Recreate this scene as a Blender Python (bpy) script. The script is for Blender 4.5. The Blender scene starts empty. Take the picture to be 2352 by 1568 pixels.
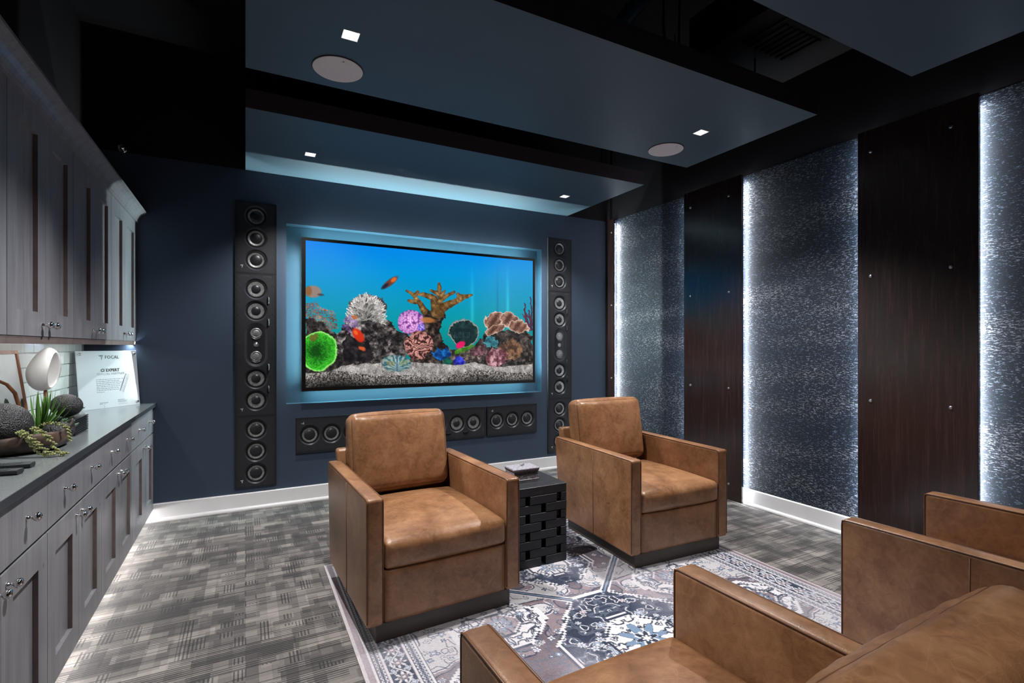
import bpy, bmesh, math, random
import numpy as np
from mathutils import Vector, Matrix, Euler

random.seed(7)
rng = np.random.default_rng(7)
SC = bpy.context.scene
COL = SC.collection
PI = math.pi
R = math.radians

# ------------------------------------------------------------------ camera
cam_d = bpy.data.cameras.new('camera')
cam_d.sensor_fit = 'HORIZONTAL'
cam_d.sensor_width = 36.0
cam_d.lens = 1162.0 / 2352.0 * 36.0
cam_d.shift_y = 11.0 / 2352.0
cam_d.clip_start = 0.02
cam = bpy.data.objects.new('camera', cam_d)
cam.location = (0, 0, 1.37)
cam.rotation_euler = (R(90), 0, R(-27.78))
COL.objects.link(cam)
SC.camera = cam

# ------------------------------------------------------------------ world, exposure
world = bpy.data.worlds.new('dark_surroundings')
SC.world = world
world.use_nodes = True
world.node_tree.nodes['Background'].inputs[0].default_value = (0.02, 0.024, 0.03, 1)
world.node_tree.nodes['Background'].inputs[1].default_value = 0.5
vs = SC.view_settings
vs.view_transform = 'Standard'
vs.look = 'None'
vs.gamma = 1.0
vs.use_curve_mapping = False
vs.exposure = 0.28

# light levels (W / emission strengths), all carried by fixtures built further down
P_SPOT_WALL = 100.0      # two downlights in the panel next to the screen wall
P_SPOT_MID = 215.0       # two downlights in the middle panel
P_SPOT_NEAR = 66.0      # panel over the viewer, and the added fill panel behind
SPOT_COLOR = (1.0, 0.97, 0.94)
E_STRIP = 80.0          # vertical strips behind the dark wood boards
E_TV_SLOT = 2300.0       # tapes in the slot round the edge of the television
E_TV_BACK = 105.0         # strips behind the television
E_SCREEN = 0.92
E_TOE = 36.0
E_UNDER = 24.0

# ------------------------------------------------------------------ main dimensions (metres)
YB = 4.80      # screen wall
XR = 3.85      # wallpaper wall
XL = -1.07     # cabinet wall
YF = -2.6      # wall behind the viewer
ZL = 2.85      # level of the hanging ceiling panels and the colour change of the walls
ZP = 3.75      # structural ceiling

# ------------------------------------------------------------------ colour and node helpers
def s(r, g, b):
    o = []
    for c in (r, g, b):
        c /= 255.0
        o.append(c / 12.92 if c <= 0.04045 else ((c + 0.055) / 1.055) ** 2.4)
    return tuple(o)

MATS = {}

class NB:
    """tiny node builder"""
    def __init__(self, name):
        self.m = bpy.data.materials.new(name)
        self.m.use_nodes = True
        self.t = self.m.node_tree
        self.bsdf = self.t.nodes['Principled BSDF']
        self.out = self.t.nodes['Material Output']
        MATS[name] = self.m

    def n(self, typ, ins=None, **kw):
        nd = self.t.nodes.new(typ)
        for k, v in kw.items():
            setattr(nd, k, v)
        for k, v in (ins or {}).items():
            self.set(nd.inputs[k], v)
        return nd

    def set(self, sock, v):
        if isinstance(v, bpy.types.NodeSocket):
            self.t.links.new(v, sock)
        elif isinstance(v, bpy.types.Node):
            self.t.links.new(v.outputs[0], sock)
        elif isinstance(v, tuple) and len(v) == 3 and sock.type == 'RGBA':
            sock.default_value = (*v, 1)
        else:
            sock.default_value = v

    def p(self, **kw):
        names = dict(base='Base Color', rough='Roughness', metal='Metallic', normal='Normal', spec='Specular IOR Level',
                     coat='Coat Weight', coatr='Coat Roughness', emit='Emission Color', emits='Emission Strength',
                     trans='Transmission Weight', ior='IOR', sheen='Sheen Weight', alpha='Alpha')
        for k, v in kw.items():
            self.set(self.bsdf.inputs[names[k]], v)
        return self

    def coord(self, scale=(1, 1, 1), kind='Object', rot=(0, 0, 0)):
        tc = self.n('ShaderNodeTexCoord')
        mp = self.n('ShaderNodeMapping', {'Vector': tc.outputs[kind], 'Scale': scale, 'Rotation': rot})
        return mp.outputs[0]

    def noise(self, vec, scale=5.0, detail=3.0, rough=0.5, dist=0.0):
        return self.n('ShaderNodeTexNoise', {'Vector': vec, 'Scale': scale, 'Detail': detail, 'Roughness': rough, 'Distortion': dist})

    def ramp(self, fac, stops, interp='LINEAR'):
        nd = self.n('ShaderNodeValToRGB', {'Fac': fac})
        cr = nd.color_ramp
        cr.interpolation = interp
        while len(cr.elements) < len(stops):
            cr.elements.new(0.5)
        for e, (pos, c) in zip(cr.elements, stops):
            e.position = pos
            e.color = (*c, 1) if len(c) == 3 else c
        return nd.outputs[0]

    def math(self, op, a, b=0.0, clamp=False):
        return self.n('ShaderNodeMath', {0: a, 1: b}, operation=op, use_clamp=clamp).outputs[0]

    def mix(self, fac, a, b, blend='MIX'):
        nd = self.n('ShaderNodeMix', data_type='RGBA', blend_type=blend)
        self.set(nd.inputs[0], fac)
        self.set(nd.inputs[6], a)
        self.set(nd.inputs[7], b)
        return nd.outputs[2]

    def bump(self, h, strength=0.3, dist=0.01):
        return self.n('ShaderNodeBump', {'Height': h, 'Strength': strength, 'Distance': dist}).outputs[0]

def plain(name, base, rough=0.5, metal=0.0, var=0.06, scale=8.0, spec=0.5, coat=0.0, bump=0.0):
    """paint-like material with a slight procedural mottling"""
    b = NB(name)
    v = b.coord()
    nz = b.noise(v, scale, 4)
    lo = tuple(c * (1 - var) for c in base)
    hi = tuple(min(1, c * (1 + var)) for c in base)
    b.p(base=b.ramp(nz.outputs[0], [(0.3, lo), (0.7, hi)]), rough=rough, metal=metal, spec=spec, coat=coat)
    if bump:
        n2 = b.noise(v, scale * 20, 2)
        b.p(normal=b.bump(n2.outputs[0], bump, 0.002))
    return b.m

def glow(name, color, strength):
    b = NB(name)
    b.p(base=(0.02, 0.02, 0.02), emit=color, emits=strength, rough=0.6)
    return b.m

# ------------------------------------------------------------------ materials
plain('navy_paint', s(57, 70, 89), 0.55, var=0.04, scale=3, spec=0.35, bump=0.05)
plain('panel_paint', s(76, 95, 109), 0.5, var=0.04, scale=2, spec=0.4, bump=0.04)
plain('panel_edge_paint', s(64, 57, 63), 0.6, var=0.05)
plain('black_paint', s(24, 20, 24), 0.7, var=0.15, scale=4, spec=0.25)
plain('duct_black', s(26, 22, 25), 0.55, var=0.2, scale=6)
plain('white_trim', s(222, 221, 224), 0.35, var=0.02, spec=0.5)
plain('white_matte', s(235, 233, 230), 0.6, var=0.02)
plain('grout', s(165, 166, 165), 0.8, var=0.05, scale=30)
plain('chrome', (0.78, 0.78, 0.8), 0.12, 1.0, var=0.02)
plain('steel', (0.55, 0.55, 0.57), 0.3, 1.0, var=0.05)
plain('speaker_plate', s(40, 41, 47), 0.62, var=0.08, scale=20, spec=0.35, bump=0.1)
plain('speaker_frame', s(34, 34, 39), 0.55, var=0.08, scale=20, spec=0.3)
plain('speaker_dish', s(52, 54, 62), 0.42, var=0.05, scale=20)
plain('rubber', s(16, 16, 18), 0.6, var=0.1, spec=0.3)
plain('cap_black', s(34, 35, 40), 0.38, var=0.08, spec=0.5)
plain('bezel', s(10, 11, 13), 0.35, var=0.05)
plain('grille_white', s(240, 234, 236), 0.7, var=0.02, scale=60)
plain('plastic_black', s(30, 36, 40), 0.42, var=0.08, scale=25)
plain('plastic_key', s(58, 66, 70), 0.5, var=0.05)
plain('box_black', s(30, 33, 40), 0.4, var=0.08)
plain('tile_glaze', s(214, 218, 216), 0.12, var=0.05, scale=9, spec=0.6, coat=0.3)
plain('sculpture_white', s(246, 246, 245), 0.6, var=0.02, bump=0.1)
plain('plaque_white', s(198, 204, 211), 0.2, var=0.01, spec=0.5)
plain('ink', s(38, 42, 48), 0.6, var=0.02)
plain('ink_light', s(112, 118, 126), 0.6, var=0.02)
plain('logo_silver', s(225, 225, 228), 0.35, 0.2, var=0.02)
plain('logo_grey', s(86, 88, 94), 0.4, 0.2, var=0.02)
plain('baffle_white', s(236, 236, 240), 0.4, var=0.02)
plain('plinth_wood', s(62, 54, 48), 0.42, var=0.2, scale=5)
glow('lamp_lens', (1.0, 0.95, 0.9), 9.0)
glow('strip_light', (0.90, 0.96, 1.0), E_STRIP)
glow('tv_back_light', (0.42, 1.0, 0.98), E_TV_BACK)
glow('tv_slot_light', (0.84, 1.0, 0.98), E_TV_SLOT)
glow('toe_light', (1.0, 0.97, 0.92), E_TOE)
glow('under_light', (1.0, 0.98, 0.95), E_UNDER)
glow('puck_glow', (0.85, 0.95, 1.0), 190.0)

def mat_leather(name='leather', k=1.0):
    b = NB(name)
    v = b.coord()
    big = b.noise(v, 5.0, 5, 0.6, 0.6)
    mid = b.noise(v, 26.0, 6, 0.65, 1.2)
    mixed = b.math('ADD', b.math('MULTIPLY', big.outputs[0], 0.6), b.math('MULTIPLY', mid.outputs[0], 0.4))
    c = b.ramp(mixed, [(0.32, s(104 * k, 70 * k, 47 * k)), (0.5, s(141 * k, 100 * k, 69 * k)), (0.68, s(168 * k, 126 * k, 91 * k))])
    # fine pull-up scratches
    sc = b.n('ShaderNodeTexVoronoi', {'Vector': b.coord((9, 14, 11), rot=(0.3, 0.5, 0.9)), 'Scale': 2.2}, feature='DISTANCE_TO_EDGE')
    ln = b.ramp(sc.outputs[0], [(0.0, (1, 1, 1)), (0.018, (0, 0, 0))])
    wn = b.noise(v, 9.0, 2)
    fac = b.math('MULTIPLY', ln, b.math('MULTIPLY', b.math('SUBTRACT', wn.outputs[0], 0.42, True), 1.6, True))
    c2 = b.mix(fac, c, (*s(196, 142, 96), 1))
    b.p(base=c2, rough=b.ramp(mixed, [(0.3, (0.27,) * 3), (0.7, (0.40,) * 3)]), spec=0.5)
    fine = b.n('ShaderNodeTexVoronoi', {'Vector': v, 'Scale': 420.0})
    h = b.math('ADD', b.math('MULTIPLY', fine.outputs[0], 0.35), b.math('MULTIPLY', mid.outputs[0], 0.8))
    b.p(normal=b.bump(h, 0.18, 0.004))
    return b.m
mat_leather()
plain('piping_leather', s(100, 64, 38), 0.45, var=0.12, scale=30)

def mat_wood_dark():
    b = NB('wenge')
    v = b.coord((14, 14, 0.8))
    n1 = b.noise(v, 3.0, 6, 0.6, 0.4)
    n2 = b.noise(b.coord((60, 60, 1.2)), 3.0, 3, 0.5)
    f = b.math('ADD', b.math('MULTIPLY', n1.outputs[0], 0.65), b.math('MULTIPLY', n2.outputs[0], 0.35))
    b.p(base=b.ramp(f, [(0.3, s(28, 19, 19)), (0.55, s(48, 33, 31)), (0.75, s(68, 48, 44))]), rough=0.24, spec=0.5, coat=0.3, coatr=0.16)
    b.p(normal=b.bump(f, 0.08, 0.002))
mat_wood_dark()

def mat_cabinet():
    b = NB('grey_washed_wood')
    v = b.coord((7, 7, 0.7))
    n1 = b.noise(v, 3.0, 5, 0.6, 0.3)
    n2 = b.noise(b.coord((50, 50, 1.0)), 2.0, 3)
    f = b.math('ADD', b.math('MULTIPLY', n1.outputs[0], 0.6), b.math('MULTIPLY', n2.outputs[0], 0.4))
    c = b.ramp(f, [(0.28, s(108, 108, 115)), (0.5, s(133, 133, 139)), (0.72, s(150, 150, 155))])
    # small dark worm marks
    vo = b.n('ShaderNodeTexVoronoi', {'Vector': b.coord((1, 1, 0.45)), 'Scale': 7.0})
    dot = b.ramp(vo.outputs[0], [(0.022, (1, 1, 1)), (0.04, (0, 0, 0))])
    b.p(base=b.mix(dot, c, (*s(76, 70, 72), 1)), rough=0.34, spec=0.5)
    b.p(normal=b.bump(n2.outputs[0], 0.05, 0.002))
mat_cabinet()
plain('worn_wood_edge', s(112, 98, 96), 0.5, var=0.2, scale=12)

def mat_counter():
    b = NB('quartz')
    v = b.coord()
    n1 = b.noise(v, 260.0, 2)
    n2 = b.noise(v, 4.0, 3)
    c = b.ramp(n1.outputs[0], [(0.35, s(102, 109, 112)), (0.65, s(124, 131, 134))])
    b.p(base=b.mix(b.math('MULTIPLY', n2.outputs[0], 0.3), c, (*s(122, 128, 130), 1)), rough=0.16, spec=0.55)
mat_counter()
plain('quartz_edge', s(58, 62, 66), 0.3, var=0.05, scale=60)

def mat_wallpaper():
    b = NB('wallpaper')
    v1 = b.coord((1, 34, 170))
    v2 = b.coord((1, 90, 280))
    v3 = b.coord((1, 1.2, 5))
    n1 = b.noise(v1, 1.0, 4, 0.62, 0.5)
    n2 = b.noise(v2, 1.0, 2, 0.5)
    n3 = b.noise(v3, 1.0, 3, 0.5)
    f = b.math('ADD', b.math('MULTIPLY', n1.outputs[0], 0.62), b.math('MULTIPLY', n2.outputs[0], 0.3))
    f = b.math('ADD', f, b.math('MULTIPLY', n3.outputs[0], 0.14))
    mk = b.ramp(f, [(0.575, (0, 0, 0)), (0.61, (1, 1, 1))])
    dark = b.ramp(n2.outputs[0], [(0.3, s(7, 15, 27)), (0.7, s(16, 29, 45))])
    lite = b.ramp(n3.outputs[0], [(0.35, s(102, 121, 144)), (0.65, s(140, 143, 151))])
    b.p(base=b.mix(mk, dark, lite), metal=b.math('MULTIPLY', mk, 0.35), rough=b.ramp(mk, [(0, (0.62,) * 3), (1, (0.34,) * 3)]), spec=0.4)
    b.p(normal=b.bump(f, 0.25, 0.003))
mat_wallpaper()

def mat_carpet():
    b = NB('carpet_tiles')
    P = b.coord()
    def brick(w, h, scale=1.0, rot=0.0, off=0.5, loc=(0, 0, 0)):
        tc = b.n('ShaderNodeTexCoord')
        mp = b.n('ShaderNodeMapping', {'Vector': tc.outputs['Object'], 'Rotation': (0, 0, rot), 'Location': loc})
        nd = b.n('ShaderNodeTexBrick', {'Vector': mp.outputs[0], 'Color1': (0, 0, 0), 'Color2': (1, 1, 1), 'Mortar': (0.5, 0.5, 0.5),
                                      'Scale': scale, 'Mortar Size': 0.0, 'Bias': 0.0, 'Brick Width': w, 'Row Height': h})
        nd.offset = off
        nd.offset_frequency = 2
        nd.squash = 1.6
        nd.squash_frequency = 3
        return nd.outputs[0]
    A = brick(0.13, 0.065)
    B = brick(0.15, 0.05, rot=PI / 2, loc=(0.13, 0.05, 0), off=0.37)
    C = brick(0.17, 0.05, loc=(0.05, 0.02, 0), off=0.43)
    D = brick(0.12, 0.055, rot=PI / 2, loc=(0.31, 0.11, 0), off=0.61)
    E_ = brick(0.23, 0.085, loc=(0.4, 0.23, 0), off=0.29)
    sep = b.n('ShaderNodeSeparateXYZ', {0: P})
    sx = b.math('SINE', b.math('MULTIPLY', sep.outputs[0], 2 * PI / 0.0155))
    sy = b.math('SINE', b.math('MULTIPLY', sep.outputs[1], 2 * PI / 0.0145))
    sy = b.math('GREATER_THAN', sy, 0.1)
    sx = b.math('GREATER_THAN', sx, 0.2)
    base = b.math('ADD', b.math('MULTIPLY', A, 0.42), b.math('MULTIPLY', B, 0.3))
    base = b.math('ADD', base, b.math('MULTIPLY', E_, 0.28))
    m1 = b.math('GREATER_THAN', C, 0.50)
    m2 = b.math('MULTIPLY', b.math('GREATER_THAN', D, 0.72), b.math('LESS_THAN', C, 0.50))
    st = b.math('ADD', b.math('MULTIPLY', m1, b.math('MULTIPLY', sy, 0.42)), b.math('MULTIPLY', m2, b.math('MULTIPLY', sx, 0.36)))
    tc = b.n('ShaderNodeTexCoord')
    ln = b.n('ShaderNodeTexBrick', {'Vector': tc.outputs['Object'], 'Color1': (0, 0, 0), 'Color2': (0, 0, 0), 'Mortar': (1, 1, 1), 'Scale': 1.0, 'Mortar Size': 0.0032,
                                   'Mortar Smooth': 0.0, 'Brick Width': 9.0, 'Row Height': 0.064})
    st = b.math('ADD', st, b.math('MULTIPLY', ln.outputs[0], b.math('MULTIPLY', E_, 0.5)))
    val = b.math('SUBTRACT', base, st)
    grain = b.noise(P, 420.0, 2, 0.7)
    val = b.math('ADD', val, b.math('MULTIPLY', b.math('SUBTRACT', grain.outputs[0], 0.5), 0.5))
    c = b.ramp(val, [(0.0, s(50, 49, 51)), (0.35, s(84, 81, 81)), (0.68, s(130, 125, 121)), (0.95, s(162, 156, 151))])
    b.p(base=c, rough=0.95, spec=0.15, sheen=0.2)
    h = b.math('ADD', b.math('MULTIPLY', grain.outputs[0], 0.6), val)
    b.p(normal=b.bump(h, 0.5, 0.004))
mat_carpet()

def mat_attr(name, rough, emis=None, spec=0.3, weave=0.0):
    b = NB(name)
    a = b.n('ShaderNodeAttribute', attribute_name='Col')
    if emis is None:
        c = a.outputs[0]
        if weave:
            g = b.noise(b.coord(), 500.0, 2, 0.6)
            c = b.mix(1.0, c, b.ramp(g.outputs[0], [(0.3, (0.75,) * 3), (0.7, (1.15,) * 3)]), 'MULTIPLY')
            b.p(normal=b.bump(g.outputs[0], 0.4, 0.002), sheen=0.1)
        b.p(base=c, rough=rough, spec=spec)
    else:
        b.p(base=(0.01, 0.01, 0.01), rough=rough, emit=a.outputs[0], emits=emis, spec=spec)
mat_attr('screen_picture', 0.25, emis=E_SCREEN, spec=0.25)
mat_attr('rug_pile', 0.92, weave=1.0, spec=0.12)
mat_attr('painted_canvas', 0.5, spec=0.2)
mat_attr('driftwood', 0.5, spec=0.35)

def mat_ball():
    b = NB('black_textured_ball')
    v = b.coord()
    w = b.n('ShaderNodeTexVoronoi', {'Vector': v, 'Scale': 190.0})
    n = b.noise(v, 30.0, 3)
    b.p(base=b.ramp(n.outputs[0], [(0.3, s(26, 26, 29)), (0.7, s(52, 53, 57))]), rough=0.45, spec=0.5)
    b.p(normal=b.bump(w.outputs[0], 0.9, 0.004))
mat_ball()

def mat_grain(name, lo, hi, scale=(40, 40, 3), rough=0.45):
    b = NB(name)
    n = b.noise(b.coord(scale), 1.5, 5, 0.6, 0.5)
    b.p(base=b.ramp(n.outputs[0], [(0.3, lo), (0.7, hi)]), rough=rough, spec=0.4)
    b.p(normal=b.bump(n.outputs[0], 0.3, 0.003))
mat_grain('brown_wood', s(84, 50, 32), s(132, 84, 56))
mat_grain('frame_wood', s(110, 66, 46), s(158, 108, 82))
mat_grain('black_wood', s(16, 17, 20), s(38, 39, 45), (10, 60, 60), 0.4)
mat_grain('grey_wicker', s(92, 86, 92), s(176, 170, 180), (60, 60, 60), 0.6)
mat_grain('grey_lid', s(96, 94, 104), s(170, 168, 178), (70, 70, 70), 0.6)
mat_grain('leaf_green', s(52, 92, 34), s(96, 140, 62), (30, 30, 5), 0.45)
mat_grain('leaf_blue', s(70, 104, 88), s(122, 150, 130), (30, 30, 5), 0.5)
mat_grain('bead_green', s(104, 112, 66), s(158, 160, 108), (60, 60, 60), 0.5)

# ------------------------------------------------------------------ geometry helpers
class M:
    """collects vertices and faces; build() links them as one mesh object"""
    def __init__(self):
        self.v, self.f, self.mi, self.sm = [], [], [], []
        self.cur, self.smooth = 0, False

    def add(self, vs, fs):
        o = len(self.v)
        self.v.extend([tuple(p) for p in vs])
        for f in fs:
            self.f.append([i + o for i in f])
            self.mi.append(self.cur)
            self.sm.append(self.smooth)
        return self

    def box(self, x0, x1, y0, y1, z0, z1):
        vs = [(x, y, z) for x in (x0, x1) for y in (y0, y1) for z in (z0, z1)]
        return self.hexa([vs[i] for i in (0, 4, 6, 2, 1, 5, 7, 3)])

    def hexa(self, c):
        """bottom 4 (ccw from above) then top 4"""
        return self.add(c, [(3, 2, 1, 0), (4, 5, 6, 7), (0, 1, 5, 4), (1, 2, 6, 5), (2, 3, 7, 6), (3, 0, 4, 7)])

    def grid(self, P):
        """P: array (n, m, 3)"""
        n, m = P.shape[:2]
        fs = [(i * m + j, (i + 1) * m + j, (i + 1) * m + j + 1, i * m + j + 1) for i in range(n - 1) for j in range(m - 1)]
        return self.add(P.reshape(-1, 3).tolist(), fs)

    def lathe(self, prof, seg=24, axis='z', origin=(0, 0, 0), cap=True):
        """prof: list of (radius, height)"""
        vs, fs = [], []
        for r, h in prof:
            for k in range(seg):
                a = 2 * PI * k / seg
                vs.append((r * math.cos(a), r * math.sin(a), h))
        n = len(prof)
        for i in range(n - 1):
            for k in range(seg):
                k2 = (k + 1) % seg
                fs.append((i * seg + k, i * seg + k2, (i + 1) * seg + k2, (i + 1) * seg + k))
        if cap:
            if prof[0][0] > 1e-6:
                fs.append(tuple(reversed(range(seg))))
            if prof[-1][0] > 1e-6:
                fs.append(tuple((n - 1) * seg + k for k in range(seg)))
        def ax(p):
            x, y, z = p
            if axis == 'x': q = (z, x, y)
            elif axis == '-x': q = (-z, -x, y)
            elif axis == 'y': q = (y, z, x)
            elif axis == '-y': q = (x, -z, y)
            elif axis == '-z': q = (x, -y, -z)
            else: q = (x, y, z)
            return (q[0] + origin[0], q[1] + origin[1], q[2] + origin[2])
        return self.add([ax(p) for p in vs], fs)

    def tube(self, pts, r=0.005, seg=6, closed=False, radii=None):
        P = [Vector(p) for p in pts]
        n = len(P)
        vs, fs = [], []
        up = None
        for i in range(n):
            a = P[(i - 1) % n] if (closed or i > 0) else P[i]
            b = P[(i + 1) % n] if (closed or i < n - 1) else P[i]
            d = (b - a).normalized()
            if up is None:
                up = Vector((0, 0, 1)) if abs(d.z) < 0.9 else Vector((1, 0, 0))
            sd = d.cross(up)
            if sd.length < 1e-6:
                sd = d.cross(Vector((1, 0, 0)))
            sd.normalize()
            up = sd.cross(d).normalized()
            rr = radii[i] if radii else r
            for k in range(seg):
                t = 2 * PI * k / seg
                q = P[i] + (sd * math.cos(t) + up * math.sin(t)) * rr
                vs.append(tuple(q))
        last = n if closed else n - 1
        for i in range(last):
            j = (i + 1) % n
            for k in range(seg):
                k2 = (k + 1) % seg
                fs.append((i * seg + k, j * seg + k, j * seg + k2, i * seg + k2))
        if not closed:
            fs.append(tuple(range(seg)))
            fs.append(tuple(reversed([(n - 1) * seg + k for k in range(seg)])))
        return self.add(vs, fs)

    def prism(self, prof, axis, a, b):
        """closed 2-D profile extruded along an axis"""
        n = len(prof)
        def pt(p, t):
            if axis == 'y': return (p[0], t, p[1])
            if axis == 'x': return (t, p[0], p[1])
            return (p[0], p[1], t)
        vs = [pt(p, a) for p in prof] + [pt(p, b) for p in prof]
        fs = [tuple(range(n)), tuple(reversed(range(n, 2 * n)))]
        fs += [(i, i + n, (i + 1) % n + n, (i + 1) % n) for i in range(n)]
        return self.add(vs, fs)

    def mesh(self, name, mats, bevel=0.0, bseg=2, fix=True, tidy=False):
        me = bpy.data.meshes.new(name)
        me.from_pydata(self.v, [], self.f)
        mats = mats if isinstance(mats, (list, tuple)) else [mats]
        for m in mats:
            me.materials.append(MATS[m])
        me.polygons.foreach_set('material_index', self.mi)
        me.polygons.foreach_set('use_smooth', self.sm)
        if bevel or fix or tidy:
            bm = bmesh.new()
            bm.from_mesh(me)
            if tidy:
                bmesh.ops.remove_doubles(bm, verts=bm.verts, dist=1e-5)
            if fix:
                bmesh.ops.recalc_face_normals(bm, faces=bm.faces)
            if bevel:
                ed = [e for e in bm.edges if len(e.link_faces) == 2 and e.calc_face_angle(0) > 0.5]
                bmesh.ops.bevel(bm, geom=ed, offset=bevel, segments=bseg, profile=0.5, affect='EDGES', clamp_overlap=True)
                if bseg > 1:
                    for f in bm.faces:
                        f.smooth = True
            bm.to_mesh(me)
            bm.free()
            if bevel and bseg > 1:
                me.set_sharp_from_angle(angle=R(40))
        me.update()
        return me

    def build(self, name, mats, parent=None, loc=(0, 0, 0), rot=(0, 0, 0), bevel=0.0, bseg=2, fix=True, tidy=False):
        return obj(name, self.mesh(name, mats, bevel, bseg, fix, tidy), parent, loc, rot)

def obj(name, me, parent=None, loc=(0, 0, 0), rot=(0, 0, 0)):
    o = bpy.data.objects.new(name, me)
    COL.objects.link(o)
    o.location = loc
    o.rotation_euler = rot
    if parent is not None:
        o.parent = parent
    return o

def tag(o, label, cat, group=None):
    o['label'] = label
    o['category'] = cat
    if group:
        o['group'] = group
    return o

def thing(name, label, cat, loc=(0, 0, 0), rotz=0.0, group=None, rot=None):
    o = obj(name, None, None, loc, rot if rot else (0, 0, rotz))
    o.empty_display_size = 0.1
    return tag(o, label, cat, group)

def struct(o):
    o['kind'] = 'structure'
    return o

def stuff(o):
    o['kind'] = 'stuff'
    return o

def bx(name, x0, x1, y0, y1, z0, z1, mats, parent=None, bevel=0.0, bseg=2):
    return M().box(x0, x1, y0, y1, z0, z1).build(name, mats, parent, bevel=bevel, bseg=bseg)

def copy_tree(o, parent=None):
    c = o.copy()
    COL.objects.link(c)
    c.parent = parent
    for ch in o.children:
        copy_tree(ch, c)
    return c

def slab(xs, ys, holes, z0, z1, ax='z'):
    """slab over the grid xs x ys with the cells in holes left open; ax = slab normal"""
    m = M()
    nx, ny = len(xs) - 1, len(ys) - 1
    solid = lambda i, j: 0 <= i < nx and 0 <= j < ny and (i, j) not in holes
    def P(x, y, z):
        return (x, y, z) if ax == 'z' else ((x, z, y) if ax == 'y' else (z, x, y))
    for i in range(nx):
        for j in range(ny):
            if not solid(i, j):
                continue
            a, b, c, d = xs[i], xs[i + 1], ys[j], ys[j + 1]
            m.add([P(a, c, z0), P(b, c, z0), P(b, d, z0), P(a, d, z0)], [(3, 2, 1, 0)])
            m.add([P(a, c, z1), P(b, c, z1), P(b, d, z1), P(a, d, z1)], [(0, 1, 2, 3)])
            for (di, dj, p, q) in ((-1, 0, (a, c), (a, d)), (1, 0, (b, c), (b, d)), (0, -1, (a, c), (b, c)), (0, 1, (a, d), (b, d))):
                if not solid(i + di, j + dj):
                    m.add([P(*p, z0), P(*q, z0), P(*q, z1), P(*p, z1)], [(0, 1, 2, 3)])
    return m

def pillow_fn(a, b, c, r, bulge, wrinkle=0.0, seed=0.0):
    """maps a unit cube point to a puffed, rounded cushion of half sizes a, b, c"""
    def f(u, v, w):
        p = Vector((u * a, v * b, w * c))
        q = Vector((max(-(a - r), min(a - r, p.x)), max(-(b - r), min(b - r, p.y)), max(-(c - r), min(c - r, p.z))))
        d = p - q
        if d.length > 1e-9:
            # keep only the shell
            d = d.normalized() * r
        p = q + d
        fu, fv, fw = 1 - u ** 2, 1 - v ** 2, 1 - w ** 2
        p.x += bulge[0] * u * max(fv, 0) ** 0.6 * max(fw, 0) ** 0.6
        p.y += bulge[1] * v * max(fu, 0) ** 0.6 * max(fw, 0) ** 0.6
        p.z += bulge[2] * w * max(fu, 0) ** 0.6 * max(fv, 0) ** 0.6
        if wrinkle:
            e = max(abs(u) ** 6, abs(w) ** 6)
            p.y += wrinkle * v * (math.sin(u * 31 + seed + 2.2 * math.sin(w * 5 + seed)) * 0.5 + math.sin(u * 17 - w * 9 + seed * 2) * 0.5) * (0.18 + 0.82 * e) * (1 - 0.85 * max(abs(u), abs(w)) ** 18)
            p.z += wrinkle * 0.12 * w * math.sin(u * 23 + seed) * abs(w) ** 4 * fu
        return p
    return f

def cushion(f, n=(20, 8, 16)):
    m = M()
    m.smooth = True
    for ax in range(3):
        for sg in (-1, 1):
            i1, i2 = [k for k in range(3) if k != ax]
            P = np.zeros((n[i1] + 1, n[i2] + 1, 3))
            for i in range(n[i1] + 1):
                for j in range(n[i2] + 1):
                    c = [0, 0, 0]
                    c[ax] = sg
                    # cluster samples towards the edges
                    t1, t2 = 2 * i / n[i1] - 1, 2 * j / n[i2] - 1
                    c[i1] = math.sin(t1 * PI / 2) * 0.5 + t1 * 0.5
                    c[i2] = math.sin(t2 * PI / 2) * 0.5 + t2 * 0.5
                    P[i, j] = f(*c)
            m.grid(P)
    return m

def ribbon(m, pts, w, y=0.0, plane='xz'):
    """flat stroke in the x-z plane at depth y"""
    P = [Vector((p[0], p[1])) for p in pts]
    L = []
    for i, p in enumerate(P):
        d = (P[min(i + 1, len(P) - 1)] - P[max(i - 1, 0)])
        d = d.normalized() if d.length else Vector((1, 0))
        nrm = Vector((-d.y, d.x)) * (w / 2)
        L.append((p + nrm, p - nrm))
    vs, fs = [], []
    for a, b in L:
        vs += [(a.x, y, a.y), (b.x, y, b.y)]
    for i in range(len(L) - 1):
        fs.append((2 * i, 2 * i + 1, 2 * i + 3, 2 * i + 2))
    m.add(vs, fs)

def text_mesh(txt, size, bold=0.0, align='CENTER', spacing=1.0):
    cu = bpy.data.curves.new('lettering', 'FONT')
    cu.body = txt
    cu.size = size
    cu.align_x = align
    cu.offset = bold
    cu.space_character = spacing
    cu.resolution_u = 2
    o = bpy.data.objects.new('lettering', cu)
    COL.objects.link(o)
    dg = bpy.context.evaluated_depsgraph_get()
    dg.update()
    me = bpy.data.meshes.new_from_object(o.evaluated_get(dg))
    bpy.data.objects.remove(o)
    bpy.data.curves.remove(cu)
    return me

def brand_mark(m, cx, cz, k, y):
    """the small angular mark of the speaker maker: a bar over a jagged tail"""
    ribbon(m, [(cx - 0.5 * k, cz + 0.42 * k), (cx + 0.5 * k, cz + 0.46 * k)], 0.16 * k, y)
    ribbon(m, [(cx - 0.22 * k, cz + 0.16 * k), (cx + 0.42 * k, cz + 0.20 * k), (cx + 0.05 * k, cz - 0.08 * k), (cx + 0.30 * k, cz - 0.06 * k),
               (cx + 0.02 * k, cz - 0.34 * k), (cx + 0.16 * k, cz - 0.52 * k)], 0.13 * k, y)

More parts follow.
